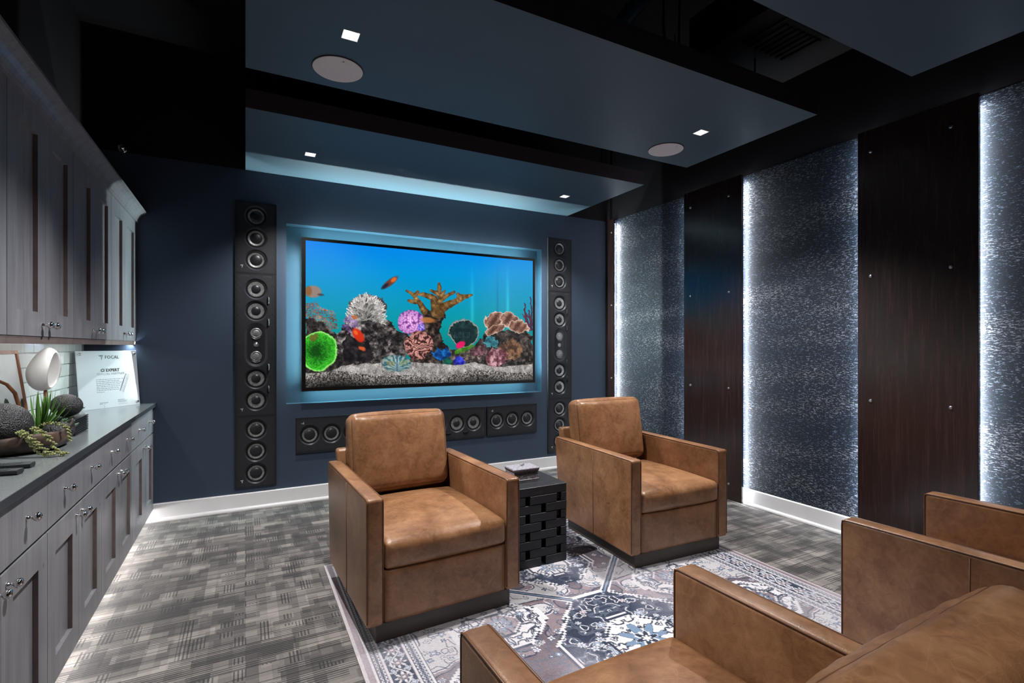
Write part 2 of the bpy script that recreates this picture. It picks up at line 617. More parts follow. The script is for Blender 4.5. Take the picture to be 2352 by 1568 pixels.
def smooth_noise(shape, cell, seed, aspect=1.0):
    """value noise on an array"""
    g = np.random.default_rng(seed)
    h, w = shape
    ch, cw = max(2, int(h / (cell * aspect)) + 3), max(2, int(w / cell) + 3)
    G = g.random((ch, cw))
    yy = np.linspace(0, ch - 2.001, h)
    xx = np.linspace(0, cw - 2.001, w)
    y0, x0 = yy.astype(int), xx.astype(int)
    ty, tx = (yy - y0)[:, None], (xx - x0)[None, :]
    ty, tx = ty * ty * (3 - 2 * ty), tx * tx * (3 - 2 * tx)
    a = G[np.ix_(y0, x0)]; b = G[np.ix_(y0, x0 + 1)]; c = G[np.ix_(y0 + 1, x0)]; d = G[np.ix_(y0 + 1, x0 + 1)]
    return (a * (1 - tx) + b * tx) * (1 - ty) + (c * (1 - tx) + d * tx) * ty

def fractal(shape, cell, seed, octs=4):
    o, amp, tot = 0, 1.0, 0
    for k in range(octs):
        o = o + amp * smooth_noise(shape, max(cell / 2 ** k, 1.2), seed + k)
        tot += amp
        amp *= 0.55
    return o / tot

def srgb_lin(A):
    A = np.clip(A, 0, 255) / 255.0
    return np.where(A <= 0.04045, A / 12.92, ((A + 0.055) / 1.055) ** 2.4)

def picture_mesh(name, P, IMG, mat):
    """grid of points P (h, w, 3) coloured by IMG (h, w, 3) in sRGB 0..255"""
    h, w = P.shape[:2]
    me = bpy.data.meshes.new(name)
    idx = np.arange(h * w).reshape(h, w)
    q = np.stack([idx[:-1, :-1], idx[1:, :-1], idx[1:, 1:], idx[:-1, 1:]], -1).reshape(-1, 4)
    me.vertices.add(h * w)
    me.vertices.foreach_set('co', P.reshape(-1).astype(np.float32))
    me.loops.add(q.size)
    me.loops.foreach_set('vertex_index', q.reshape(-1).astype(np.int32))
    me.polygons.add(len(q))
    me.polygons.foreach_set('loop_start', (np.arange(len(q)) * 4).astype(np.int32))
    me.update(calc_edges=True)
    ca = me.color_attributes.new('Col', 'FLOAT_COLOR', 'POINT')
    C = np.ones((h * w, 4), np.float32)
    C[:, :3] = srgb_lin(IMG).reshape(-1, 3)
    ca.data.foreach_set('color', C.reshape(-1))
    me.materials.append(MATS[mat])
    return me

# ================================================================== THE ROOM
struct(bx('floor', XL - 0.2, XR + 0.2, YF - 0.1, YB + 0.2, -0.06, 0.0, 'carpet_tiles'))
struct(bx('ceiling', XL - 0.2, XR + 0.2, YF - 0.1, YB + 0.2, ZP, ZP + 0.1, 'black_paint'))

NX0, NX1, NZ0, NZ1 = 0.313, 2.895, 0.867, 2.437     # recess for the television
wb = slab([XL - 0.2, NX0, NX1, XR + 0.2], [0.0, NZ0, NZ1, ZL], {(1, 1)}, YB, YB + 0.2, 'y').build('wall_back', 'navy_paint')
struct(wb)
bx('niche_back', NX0, NX1, YB + 0.10, YB + 0.2, NZ0, NZ1, 'navy_paint', wb)
bx('upper_wall', XL - 0.2, XR + 0.2, YB, YB + 0.2, ZL, ZP, 'black_paint', wb)

wr = struct(bx('wall_right', XR, XR + 0.2, YF, YB, 0.0, ZP, 'black_paint'))
bx('wallpaper', XR - 0.003, XR, YF, YB, 0.13, ZL, 'wallpaper', wr)
wl = struct(bx('wall_left', XL - 0.2, XL, YF, YB, 0.0, ZP, 'black_paint'))
wf = struct(bx('wall_front', XL - 0.2, XR + 0.2, YF - 0.2, YF, 0.0, ZP, 'navy_paint'))

# glazed tiles between the counter and the wall cabinets
TZ, TW, TH_ = 0.932, 0.155, 0.0805
bx('tile_bed', XL, XL + 0.003, 1.62, YB - 0.001, 0.928, 1.412, 'grout', wl)
tile_mesh = {}
def tile(y0, y1, z0, z1):
    k = (round(y1 - y0, 4), round(z1 - z0, 4))
    if k not in tile_mesh:
        tile_mesh[k] = M().box(0, 0.009, 0, k[0], 0, k[1]).mesh('tile', 'tile_glaze', bevel=0.0025, bseg=1)
    o = obj('tile', tile_mesh[k], wl, (XL + 0.0025 + random.uniform(0, 0.0012), y0, z0))
    o.rotation_euler = (0, random.uniform(-0.01, 0.01), random.uniform(-0.008, 0.008))
for r_ in range(6):
    z0 = TZ + r_ * TH_
    z1 = min(z0 + TH_ - 0.004, 1.409)
    y = YB - 0.006 - (TW / 2 if r_ % 2 else 0)
    if r_ % 2:
        tile(YB - 0.006 - TW / 2 + 0.002, YB - 0.006, z0, z1)
    while y > 1.75:
        tile(y - TW + 0.004, y, z0, z1)
        y -= TW

# baseboards with a shoe moulding
def base_prof(sgn, w0):
    p = [(0, 0), (0.03, 0), (0.032, 0.008), (0.030, 0.018), (0.024, 0.026), (0.017, 0.029), (0.017, 0.135), (0.013, 0.141), (0, 0.141)]
    return [(w0 + sgn * a, b) for a, b in p]
m = M(); m.prism(base_prof(-1, YB), 'x', -0.74, XR)
struct(m.build('baseboard_back', 'white_trim'))
m = M(); m.prism(base_prof(-1, XR), 'y', YF, YB)
struct(m.build('baseboard_right', 'white_trim'))

# ------------------------------------------------------------------ hanging ceiling panels
def ceiling_panel(y0, y1, label, ly=None):
    ly = ly if ly is not None else (y0 + y1) / 2
    h = 0.039
    xs = [0.0, 0.443 - h, 0.443 + h, 2.79 - h, 2.79 + h, 3.235]
    ys = [y0, ly - h, ly + h, y1]
    me = slab(xs, ys, {(1, 1), (3, 1)}, ZL, ZL + 0.12).mesh('ceiling_panel', ['panel_paint', 'panel_edge_paint'], tidy=True)
    for p in me.polygons:
        p.material_index = 0 if p.normal.z < -0.5 else 1
    o = obj('ceiling_panel', me)
    tag(o, label, 'ceiling panel', 'hanging ceiling panels')
    # hanger rods up to the structural ceiling
    for x in (0.3, 2.9):
        for y in (y0 + 0.2, y1 - 0.2):
            M().lathe([(0.005, ZL + 0.12), (0.005, ZP)], 8, origin=(x, y, 0)).build('hanger_rod', 'duct_black', o)
    return o
PN = [(3.541, YB - 0.002, 4.18), (1.952, 3.036, 2.49), (0.35, 1.435, 0.89), (-1.25, -0.165, -0.71)]
ceiling_panel(*PN[0][:2], 'dark blue hanging ceiling panel that meets the television wall', PN[0][2])
ceiling_panel(*PN[1][:2], 'dark blue hanging ceiling panel with two round speaker grilles', PN[1][2])
ceiling_panel(*PN[2][:2], 'dark blue hanging ceiling panel over the two armchairs facing the television', PN[2][2])
ceiling_panel(*PN[3][:2], 'added dark blue hanging ceiling panel for fill downlights behind the armchairs facing the television', PN[3][2])  # unseen panel, added to carry the fill downlights

def downlight(x, y, label, power, cone=112):
    t = thing('downlight', label, 'downlight', (x, y, ZL), 0, 'square recessed downlights')
    a, b = 0.0385, 0.0365
    slab([-a, -b, b, a], [-a, -b, b, a], {(1, 1)}, -0.002, 0.055).build('baffle', 'baffle_white', t)
    bx('baffle_top', -b, b, -b, b, 0.052, 0.055, 'baffle_white', t)
    M().lathe([(0.021, 0.046), (0.021, 0.052)], 20).build('lens', 'lamp_lens', t)
    ld = bpy.data.lights.new('downlight_lamp', 'SPOT')
    ld.energy = power
    ld.color = SPOT_COLOR
    ld.spot_size = R(cone)
    ld.spot_blend = 0.7
    ld.shadow_soft_size = 0.03
    lo = bpy.data.objects.new('downlight_lamp', ld)
    COL.objects.link(lo)
    lo.parent = t
    lo.location = (0, 0, -0.006)
for i, (y, pw) in enumerate(((4.18, P_SPOT_WALL), (2.49, P_SPOT_MID), (0.89, P_SPOT_NEAR), (-0.71, P_SPOT_NEAR))):  # last pair sits unseen behind the viewer, added as soft fill light
    where = ('ceiling panel that meets the television wall', 'ceiling panel with round speaker grilles',
             'ceiling panel over the television-facing armchairs', 'added fill-light ceiling panel behind the armchairs')[i]
    downlight(0.443, y, 'small square downlight in the ' + where + ', on the cabinet side', pw, 112 if i < 2 else 84)
    downlight(2.79, y, 'small square downlight in the ' + where + ', on the wallpaper side', pw, 112 if i < 2 else 84)

def ceiling_speaker(x, y, label):
    t = thing('ceiling_speaker', label, 'speaker', (x, y, ZL), 0, 'round ceiling speakers')
    mm = M(); mm.smooth = False
    mm.lathe([(0.128, 0.0), (0.128, -0.005), (0.126, -0.007), (0.0, -0.0075)], 56, cap=False)
    mm.build('grille', 'grille_white', t)
    rim = M(); rim.smooth = True
    rim.lathe([(0.128, 0.0), (0.131, -0.0), (0.131, -0.003), (0.128, -0.005)], 56, cap=False)
    rim.build('rim', 'panel_edge_paint', t)
    lg = M(); brand_mark(lg, 0, 0, 0.016, 0)
    lg.build('logo', 'logo_grey', t, (0.01, -0.10, -0.0082), (R(-90), 0, 0))
ceiling_speaker(0.437, 2.822, 'round white speaker grille in the ceiling panel, near the cabinets')
ceiling_speaker(2.796, 2.827, 'round white speaker grille in the ceiling panel, near the dark wood boards')

# ------------------------------------------------------------------ dark services above the panels
d = thing('air_duct', 'black air duct with a louvred grille above the ceiling panels', 'duct', (2.0, 1.6, 3.22))
bx('duct_body', 0.55, 1.35, -0.9, 0.78, 0.0, 0.28, 'duct_black', d, 0.01, 1)
bx('grille_frame', 0.68, 1.08, 0.18, 0.48, -0.02, 0.0, 'duct_black', d, 0.004, 1)
for k in range(7):
    bx('louvre', 0.71 + k * 0.05, 0.735 + k * 0.05, 0.21, 0.45, -0.034, -0.02, 'duct_black', d)
for x in (0.6, 1.3):
    for y in (-0.7, 0.6):
        M().lathe([(0.006, 0.28), (0.006, ZP - 3.22)], 8, origin=(x, y, 0)).build('hanger_rod', 'duct_black', d)
p_ = thing('ceiling_pipe', 'black pipe running under the dark ceiling', 'pipe', (1.95, 2.6, 3.4))
m = M(); m.smooth = True
m.tube([(0.0, -1.4, 0), (0.05, -0.6, 0), (0.16, 0.0, 0.0)], 0.05, 14)
m.build('pipe_run', 'duct_black', p_)
m = M(); m.smooth = True
m.lathe([(0.062, -0.03), (0.062, 0.05)], 16, 'y', (0.16, 0.0, 0)); m.build('pipe_coupling', 'steel', p_)
for y in (-1.2, -0.3):
    M().lathe([(0.005, 0.04), (0.005, ZP - 3.4)], 8, origin=(0.04, y, 0)).build('hanger_rod', 'duct_black', p_)
m = M(); m.smooth = True
m.tube([(2.38, 2.42, ZP), (2.38, 2.43, 3.45), (2.42, 2.45, 3.33), (2.5, 2.47, 3.30), (2.58, 2.49, 3.36), (2.6, 2.5, ZP)], 0.008, 8)
tag(m.build('hanging_cable', 'rubber'), 'black cable looping down from the dark ceiling', 'cable')
t = thing('sprinkler', 'chrome sprinkler head on the black wall above the wall cabinets', 'sprinkler', (-0.83, YB, 2.872))
m = M(); m.smooth = True
m.lathe([(0.03, 0.0), (0.03, 0.006), (0.02, 0.012)], 20, '-y'); m.build('escutcheon', 'chrome', t)
m = M(); m.smooth = True
m.lathe([(0.009, 0.01), (0.009, 0.04), (0.005, 0.05)], 12, '-y'); m.build('pipe_stub', 'chrome', t)
m = M(); m.smooth = True
m.lathe([(0.0, 0.055), (0.022, 0.056), (0.022, 0.059), (0.0, 0.06)], 16, '-y'); m.build('deflector', 'chrome', t)
for sx in (-1, 1):
    m = M(); m.tube([(sx * 0.008, -0.03, 0), (sx * 0.016, -0.042, 0), (sx * 0.004, -0.057, 0)], 0.003, 6); m.build('frame_arm', 'chrome', t)

# ------------------------------------------------------------------ dark wood boards with light strips
def wood_board(y0, y1, label, left=True):
    t = thing('wall_board', label, 'wall panel', (XR, (y0 + y1) / 2, 0), 0, 'dark wood wall boards')
    w = (y1 - y0) / 2
    bx('board', -0.066, -0.04, -w, w, 0.012, 2.853, 'wenge', t, 0.002, 1)
    if w > 0.2:
        cols = (-w + 0.13, w - 0.085)
        rows = (0.153, 0.998, 1.85, 2.70)
    else:
        cols = (w - 0.11,)
        rows = (0.153, 0.998, 1.85, 2.70)
    cap = None
    for cy in cols:
        for z in rows:
            if cap is None:
                mm = M(); mm.smooth = True
                mm.lathe([(0.0105, 0.0), (0.0105, 0.004), (0.0085, 0.0065), (0.0, 0.007)], 18, '-x', cap=False)
                cap = mm.mesh('standoff_cap', 'steel')
            obj('standoff_cap', cap, t, (-0.066, cy, z))
            M().lathe([(0.007, 0.0), (0.007, 0.04)], 10, '-x', origin=(0.0, cy, z)).build('standoff', 'steel', t)
    # aluminium channel with the light strip, along each edge behind the board
    for sd in ((-1, 1) if left else (-1,)):
        ye = sd * (w - 0.012)
        bx('light_strip', -0.0395, -0.030, min(ye, ye - sd * 0.012), max(ye, ye - sd * 0.012), 0.03, 2.80, 'strip_light', t)
    return t
wood_board(1.343, 2.002, 'dark wood wall board beside the armchair, wallpaper lit along both edges')
wood_board(2.938, 3.586, 'dark wood wall board between the two wide wallpaper fields')
wood_board(4.655, YB - 0.002, 'narrow dark wood board in the corner by the television wall', left=False)

# ------------------------------------------------------------------ television in its recess
TVX0, TVX1, TVZ0, TVZ1 = 0.433, 2.786, 0.976, 2.322
SX0, SX1, SZ0, SZ1 = 0.465, 2.757, 1.008, 2.295
tv = thing('television', 'large flat television showing a coral aquarium', 'television', ((TVX0 + TVX1) / 2, YB - 0.05, TVZ0))
ox, oy, oz = tv.location
L = lambda x: x - ox
Zl = lambda z: z - oz
slab([L(TVX0), L(SX0), L(SX1), L(TVX1)], [Zl(TVZ0), Zl(SZ0), Zl(SZ1), Zl(TVZ1)], {(1, 1)}, -0.001, 0.008, 'y').build('bezel', 'bezel', tv)
SL = 0.042                      # depth of the slot that holds the outward tapes
bx('back_cover', L(TVX0) + SL, L(TVX1) - SL, 0.006, 0.042, Zl(TVZ0) + 0.002, Zl(TVZ1) - SL, 'bezel', tv)
bx('back_plate', L(TVX0), L(TVX1), 0.042, 0.05, Zl(TVZ0), Zl(TVZ1), 'bezel', tv)
for (a, b, c, e, out) in ((L(TVX0) + 0.05, L(TVX1) - 0.05, Zl(TVZ1) - SL, Zl(TVZ1) - SL + 0.002, (0, 0, 1)),
                          (L(TVX0) + SL - 0.002, L(TVX0) + SL, Zl(TVZ0) + 0.05, Zl(TVZ1) - 0.05, (-1, 0, 0)), (L(TVX1) - SL, L(TVX1) - SL + 0.002, Zl(TVZ0) + 0.05, Zl(TVZ1) - 0.05, (1, 0, 0))):
    st_ = bx('light_tape', a, b, 0.0375, 0.0395, c, e, ['rubber', 'tv_slot_light'], tv)
    for p in st_.data.polygons:
        p.material_index = 1 if p.normal.dot(Vector(out)) > 0.9 else 0
bx('wall_mount', -0.4, 0.4, 0.05, 0.15, 0.4, 0.95, 'duct_black', tv)
ins = 0.02
for (a, b, c, e) in ((L(TVX0) + 0.06, L(TVX1) - 0.06, Zl(TVZ0) + ins, Zl(TVZ0) + ins + 0.012), (L(TVX0) + 0.06, L(TVX1) - 0.06, Zl(TVZ1) - ins - 0.012, Zl(TVZ1) - ins),
                     (L(TVX0) + ins, L(TVX0) + ins + 0.012, Zl(TVZ0) + 0.1, Zl(TVZ1) - 0.1), (L(TVX1) - ins - 0.012, L(TVX1) - ins, Zl(TVZ0) + 0.1, Zl(TVZ1) - 0.1)):
    st_ = bx('light_strip', a, b, 0.05, 0.065, c, e, ['rubber', 'tv_back_light'], tv)
    # the tape shines outward, away from the middle of the set
    horiz = (b - a) > (e - c)
    out = Vector((0, 0, 1 if c > 0.6 else -1)) if horiz else Vector((1 if a > 0 else -1, 0, 0))
    for p in st_.data.polygons:
        p.material_index = 1 if p.normal.dot(out) > 0.9 else 0

# ------------------------------------------------------------------ what the screen shows: an aquarium, painted point by point
def aquarium(w, h):
    # (u, v) on the screen -> working coordinates in which the picture was studied
    src = np.array([(0, 0), (1, 0), (1, 1), (0, 1)], float)
    dst = np.array([(185, 187), (2042, 348), (2035, 1340), (185, 1385)], float)
    A = []
    for (x, y), (X, Y) in zip(src, dst):
        A.append([x, y, 1, 0, 0, 0, -X * x, -X * y]); A.append([0, 0, 0, x, y, 1, -Y * x, -Y * y])
    hh = np.append(np.linalg.solve(np.array(A), dst.reshape(-1)), 1).reshape(3, 3)
    V, U = np.mgrid[0:h, 0:w]
    U = U / (w - 1.0); V = V / (h - 1.0)
    den = hh[2, 0] * U + hh[2, 1] * V + 1
    X = (hh[0, 0] * U + hh[0, 1] * V + hh[0, 2]) / den
    Y = (hh[1, 0] * U + hh[1, 1] * V + hh[1, 2]) / den
    sh = (h, w)
    F1, F2, F3 = fractal(sh, 28, 11), fractal(sh, 9, 21), fractal(sh, 4, 31, 2)
    G = np.random.default_rng(5).random(sh)
    G2 = smooth_noise(sh, 2.2, 77)
    wx = X + (F1 - 0.5) * 70 + (F2 - 0.5) * 45
    wy = Y + (fractal(sh, 28, 41) - 0.5) * 70 + (fractal(sh, 9, 51) - 0.5) * 45
    # water
    t = np.clip((Y - 200) / 850, 0, 1)[..., None]
    stops = [(0.0, (2, 128, 228)), (0.3, (0, 144, 210)), (0.6, (2, 146, 180)), (0.8, (0, 144, 152)), (1.0, (2, 126, 130))]
    I = np.zeros(sh + (3,))
    for (a, ca), (b, cb) in zip(stops[:-1], stops[1:]):
        k = np.clip((t - a) / (b - a), 0, 1)
        I = np.where(t >= a, np.array(ca) * (1 - k) + np.array(cb) * k, I)
    for sx, wd, am in ((1535, 14, 26), (1830, 12, 34), (1745, 8, -24)):
        k = np.exp(-((X - sx) / wd) ** 2) * np.clip((Y - 350) / 350, 0, 1) * am
        I = I + k[..., None]
    def put(mask, col, alpha=1.0):
        nonlocal I
        a = np.clip(mask, 0, 1)[..., None] * alpha
        col = np.asarray(col, float)
        I = I * (1 - a) + col * a
    def ell(cx, cy, rx, ry, rot=0.0, warp=0.0, soft=0.06):
        xx, yy = (wx if warp else X), (wy if warp else Y)
        if warp:
            xx = X + (wx - X) * warp; yy = Y + (wy - Y) * warp
        c, s_ = math.cos(rot), math.sin(rot)
        dx, dy = xx - cx, yy - cy
        q = ((dx * c + dy * s_) / rx) ** 2 + ((-dx * s_ + dy * c) / ry) ** 2
        return np.clip((1 - np.sqrt(q)) / soft + 0.5, 0, 1), np.sqrt(q)
    def poly(pts, warp=1.0):
        xx = X + (wx - X) * warp; yy = Y + (wy - Y) * warp
        ins_ = np.zeros(sh, bool)
        n = len(pts)
        for i in range(n):
            x1, y1 = pts[i]; x2, y2 = pts[(i + 1) % n]
            if y1 == y2: continue
            c = ((y1 > yy) != (y2 > yy)) & (xx < (x2 - x1) * (yy - y1) / (y2 - y1) + x1)
            ins_ ^= c
        return ins_.astype(float)
    def seg(pts, ws, warp=0.3):
        xx = X + (wx - X) * warp; yy = Y + (wy - Y) * warp
        best = np.full(sh, 9.0)
        for (p, q, w1, w2) in zip(pts[:-1], pts[1:], ws[:-1], ws[1:]):
            dx, dy = q[0] - p[0], q[1] - p[1]
            tt = np.clip(((xx - p[0]) * dx + (yy - p[1]) * dy) / (dx * dx + dy * dy), 0, 1)
            dd = np.hypot(xx - p[0] - tt * dx, yy - p[1] - tt * dy) / (w1 + (w2 - w1) * tt)
            best = np.minimum(best, dd)
        return np.clip((1 - best) / 0.15 + 0.5, 0, 1), best
    S1, S2 = fractal(sh, 16, 141, 3), fractal(sh, 40, 151, 2)
    def rock(lo=(20, 17, 17), hi=(138, 128, 120), seed=61, thr=0.5):
        f = fractal(sh, 10, seed, 4)
        k = np.clip((f - thr + 0.22) / 0.5, 0, 1) ** 1.3
        gx_ = np.gradient(f, axis=0)
        k = np.clip(k * (0.55 + 0.9 * S1) + gx_ * 1.6 + (G2 - 0.5) * 0.22, 0, 1)[..., None]
        k = k * (0.5 + 0.75 * S2[..., None])
        return np.array(lo) * (1 - k) + np.array(hi) * k
    def stroke(x0, y0, x1, y1, wd, col):
        xa, xb, ya, yb_ = min(x0, x1) - wd, max(x0, x1) + wd, min(y0, y1) - wd, max(y0, y1) + wd
        j0, j1 = np.searchsorted(X[h // 2], [xa - 12, xb + 12]); i0, i1 = np.searchsorted(Y[:, w // 2], [ya - 110, yb_ + 110])
        if j1 <= j0 or i1 <= i0: return
        xx, yy = X[i0:i1, j0:j1], Y[i0:i1, j0:j1]
        dx, dy = x1 - x0, y1 - y0
        tt = np.clip(((xx - x0) * dx + (yy - y0) * dy) / (dx * dx + dy * dy), 0, 1)
        dd = np.hypot(xx - x0 - tt * dx, yy - y0 - tt * dy)
        a_ = np.clip((wd - dd) / 1.5, 0, 1)[..., None]
        I[i0:i1, j0:j1] = I[i0:i1, j0:j1] * (1 - a_) + np.array(col) * a_
    # branching sea plants behind
    fan = poly([(180, 700), (250, 690), (330, 745), (420, 780), (445, 900), (330, 930), (180, 930)], 0.6)
    lace = (np.sin(X / 7.0 + 4 * F2 * 6) * np.sin(Y / 7.5 + F1 * 20) + (G2 - 0.5) * 1.6 > -0.15)
    put(fan * lace, rock((96, 62, 54), (190, 128, 100), 71), 0.92)
    for k, (bx_, top) in enumerate(((1968, 700), (2022, 650), (2000, 760))):
        mk, _ = seg([(2010 + k * 6, 920), (bx_ + 12, 820), (bx_, top)], [10, 9, 5], 0.4); put(mk, (74, 36, 66))
        mk, _ = seg([(bx_ + 12, 840), (bx_ - 22, 790)], [8, 4], 0.4); put(mk, (86, 42, 70))
    # rocks
    put(poly([(170, 1200), (700, 1180), (1300, 1160), (2060, 1140), (2060, 1330), (170, 1330)], 0.8), rock((16, 14, 15), (96, 88, 84), 83))
    put(poly([(180, 850), (250, 835), (335, 860), (400, 920), (470, 990), (500, 1210), (180, 1250)]), rock())
    put(poly([(440, 930), (540, 800), (820, 810), (905, 900), (925, 1010), (1000, 1120), (1000, 1210), (480, 1220), (420, 1020)]), rock((18, 15, 17), (182, 172, 168), 62))
    put(poly([(520, 960), (690, 1010), (720, 1180), (500, 1210), (470, 1050)]), rock((10, 9, 12), (58, 50, 56), 63), 0.93)
    put(poly([(1120, 755), (1300, 760), (1310, 830), (1275, 900), (1290, 1030), (1340, 1080), (1330, 1170), (1000, 1180), (1130, 1000), (1100, 900)]), rock((20, 15, 14), (118, 100, 90), 64))
    put(poly([(905, 930), (1000, 930), (1010, 1120), (900, 1140), (860, 1060)]), rock((14, 13, 15), (120, 112, 108), 65))
    put(poly([(1600, 1000), (1660, 930), (1960, 930), (2045, 960), (2045, 1210), (1820, 1210), (1540, 1170), (1480, 1110)]), rock((16, 14, 14), (128, 112, 104), 66))
    put(poly([(1290, 1070), (1480, 1080), (1560, 1060), (1620, 1190), (1400, 1230), (1270, 1200)]), rock((40, 34, 34), (176, 160, 150), 67))
    # antler coral
    wood = rock((86, 60, 30), (176, 138, 88), 68, 0.48)
    for pts, ws in (([(1250, 775), (1235, 710), (1215, 660), (1130, 628), (1090, 625)], [56, 40, 24, 18, 10]),
                    ([(1140, 760), (1100, 690), (1040, 620), (1000, 600)], [32, 20, 17, 10]), ([(1060, 640), (1085, 605)], [20, 12]), ([(1075, 690), (1015, 682)], [20, 10]),
                    ([(1300, 735), (1390, 690), (1450, 655), (1530, 630)], [36, 24, 27, 10]), ([(1440, 660), (1415, 622)], [24, 10]),
                    ([(1260, 690), (1310, 650), (1390, 605)], [26, 19, 10]), ([(1262, 640), (1262, 580), (1260, 540)], [22, 20, 12]), ([(1262, 630), (1195, 600)], [22, 10]),
                    ([(1280, 640), (1310, 600)], [20, 10])):
        mk, dd = seg(pts, ws, 0.25)
        put(mk, wood * (1.12 - 0.4 * np.clip(dd, 0, 1))[..., None])
    # white finger coral
    mk, q = ell(670, 745, 158, 118, 0, 0.7)
    put(mk, rock((40, 38, 40), (120, 116, 114), 82))
    gg = np.random.default_rng(44)
    for _ in range(620):
        an, rr = gg.uniform(PI * 0.96, PI * 2.04), math.sqrt(gg.random())
        x0, y0 = 670 + 150 * rr * math.cos(an), 840 + 205 * rr * math.sin(an) * 0.98
        ln = gg.uniform(14, 30); dv_ = an + gg.uniform(-0.7, 0.7)
        v_ = gg.uniform(120, 238) * (0.62 + 0.4 * rr)
        stroke(x0, y0, x0 + ln * math.cos(dv_), y0 + ln * math.sin(dv_), gg.uniform(3.2, 5.2), (v_, v_ * 0.98, v_ * 0.96))
    # small purple growths
    mk, q = ell(540, 880, 80, 70, -0.5, 1.2); put(mk * (F3 > 0.42), rock((70, 44, 96), (196, 168, 214), 69), 0.85)
    mk, _ = ell(575, 812, 26, 14, 0, 0.4); put(mk, (178, 104, 64))
    # bubble corals
    def bubble(cx, cy, rx, ry, c0, c1, cell=17.0, seed=3):
        mk, q = ell(cx, cy, rx, ry, 0, 0.25)
        g = np.random.default_rng(seed)
        n = int(rx * ry * PI / cell ** 2 * 1.15)
        th_, rr = g.random(n) * 2 * PI, np.sqrt(g.random(n))
        px, py = cx + rx * rr * np.cos(th_), cy + ry * rr * np.sin(th_)
        d1 = np.full(sh, 1e9)
        sel = mk > 0
        for a, b in zip(px, py):
            d1[sel] = np.minimum(d1[sel], np.hypot(X[sel] - a, Y[sel] - b))
        k = np.clip(1.12 - d1 / cell, 0.1, 1) * np.clip(1.25 - 0.6 * q, 0, 1.1)
        put(mk, np.array(c0) * (1 - k[..., None]) + np.array(c1) * k[..., None])
    bubble(1030, 855, 108, 100, (96, 40, 120), (250, 190, 244), 15, 3)
    bubble(1115, 900, 30, 30, (70, 50, 150), (190, 170, 250), 12, 9)
    mk, q = ell(1095, 1045, 116, 116, 0, 0.5)
    st = 0.5 + 0.5 * np.sin((X * 0.55 + Y) / 9.5 + F1 * 34)
    c = np.clip(st * 1.25 * (1.15 - 0.5 * q) + (G2 - 0.5) * 0.3, 0, 1)[..., None]
    put(mk, np.array((52, 24, 24)) * (1 - c) + np.array((206, 146, 136)) * c)
    # green mushroom coral
    mk, q = ell(290, 1090, 150, 162, 0.2, 0.4)
    g = np.clip(0.18 + 0.7 * q + 0.25 * (F2 - 0.5) + (G2 - 0.5) * 0.6 - 0.4 * np.exp(-(((X - 250) / 60) ** 2 + ((Y - 1090) / 60) ** 2)), 0, 1.1)[..., None]
    put(mk, np.array((6, 66, 10)) * (1 - g) + np.array((62, 196, 44)) * g)
    mk, q = ell(290, 1090, 150, 162, 0.2, 0.4, 0.03); put((np.abs(q - 0.97) < 0.04) * 1.0, (168, 236, 128), 0.7)
    mk, _ = ell(245, 985, 22, 40, 0, 0.8); put(mk, (112, 82, 40), 0.75)
    # dark plate coral with faint letters
    mk, q = ell(1462, 945, 122, 112, 0.2, 0.6); put(mk, rock((14, 34, 36), (44, 74, 72), 72))
    put((np.abs(q - 0.97) < 0.05) * mk, (170, 170, 164), 0.8)
    font = {'R': ['110', '101', '110', '101', '101'], 'O': ['111', '101', '101', '101', '111'], 'K': ['101', '110', '100', '110', '101'], 'U': ['101', '101', '101', '101', '111']}
    for li, ch in enumerate('ROKU'):
        for r_, row in enumerate(font[ch]):
            for c_, bit in enumerate(row):
                if bit == '1':
                    x0, y0 = 1385 + li * 34 + c_ * 9, 940 + r_ * 10
                    put(((X >= x0) & (X < x0 + 8) & (Y >= y0) & (Y < y0 + 9)) * 1.0, (96, 128, 126), 0.22)
    # brown cup corals on the right
    for cx, cy, rx, ry, ro in ((1725, 855, 92, 76, -0.35), (1845, 835, 78, 66, 0.3), (1925, 890, 86, 50, 0.2), (1725, 918, 100, 34, -0.4)):
        mk, q = ell(cx, cy, rx, ry, ro, 0.75)
        k = np.clip(0.1 + 0.7 * q ** 1.6 + (G2 - 0.5) * 0.55 + 0.25 * np.sin((X - cx) / 11 + (Y - cy) / 17), 0, 1)[..., None]
        put(mk, np.array((76, 44, 34)) * (1 - k) + np.array((186, 142, 122)) * k)
        put((np.abs(q - 0.96) < 0.05) * mk, (226, 204, 188), 0.8)
    for cx, cy, rx, ry, c0, c1, sd in ((1690, 1020, 64, 50, (16, 70, 84), (116, 200, 206), 73), (1280, 1120, 72, 46, (4, 40, 96), (30, 132, 214), 74),
                                     (1315, 1195, 40, 48, (6, 50, 44), (44, 136, 110), 75), (1430, 1190, 54, 46, (20, 20, 110), (70, 84, 236), 76),
                                     (1850, 1095, 96, 92, (54, 34, 22), (176, 132, 100), 78), (1745, 1150, 84, 84, (74, 28, 40), (214, 168, 172), 79),
                                     (1600, 1100, 60, 46, (50, 24, 34), (160, 120, 124), 80)):
        mk, q = ell(cx, cy, rx, ry, 0, 1.0)
        put(mk, rock(c0, c1, sd, 0.46))
    mk, _ = seg([(1420, 1105), (1490, 1070), (1545, 1048)], [20, 22, 10], 0.6); put(mk, rock((44, 96, 22), (130, 196, 66), 81))
    # sand bed: bright top, darker speckled cut face
    top = 1205 + 26 * np.sin(X / 240.0 + 0.9) - 40 * np.exp(-((X - 1560) / 120) ** 2) + 26 * (F1 - 0.5) + np.where(X < 480, 34, 0) * np.clip((480 - X) / 120, 0, 1)
    edge = 1280 + 22 * np.sin(X / 200.0 + 2.4) + 12 * np.sin(X / 90.0) + 8 * (F2 - 0.5)
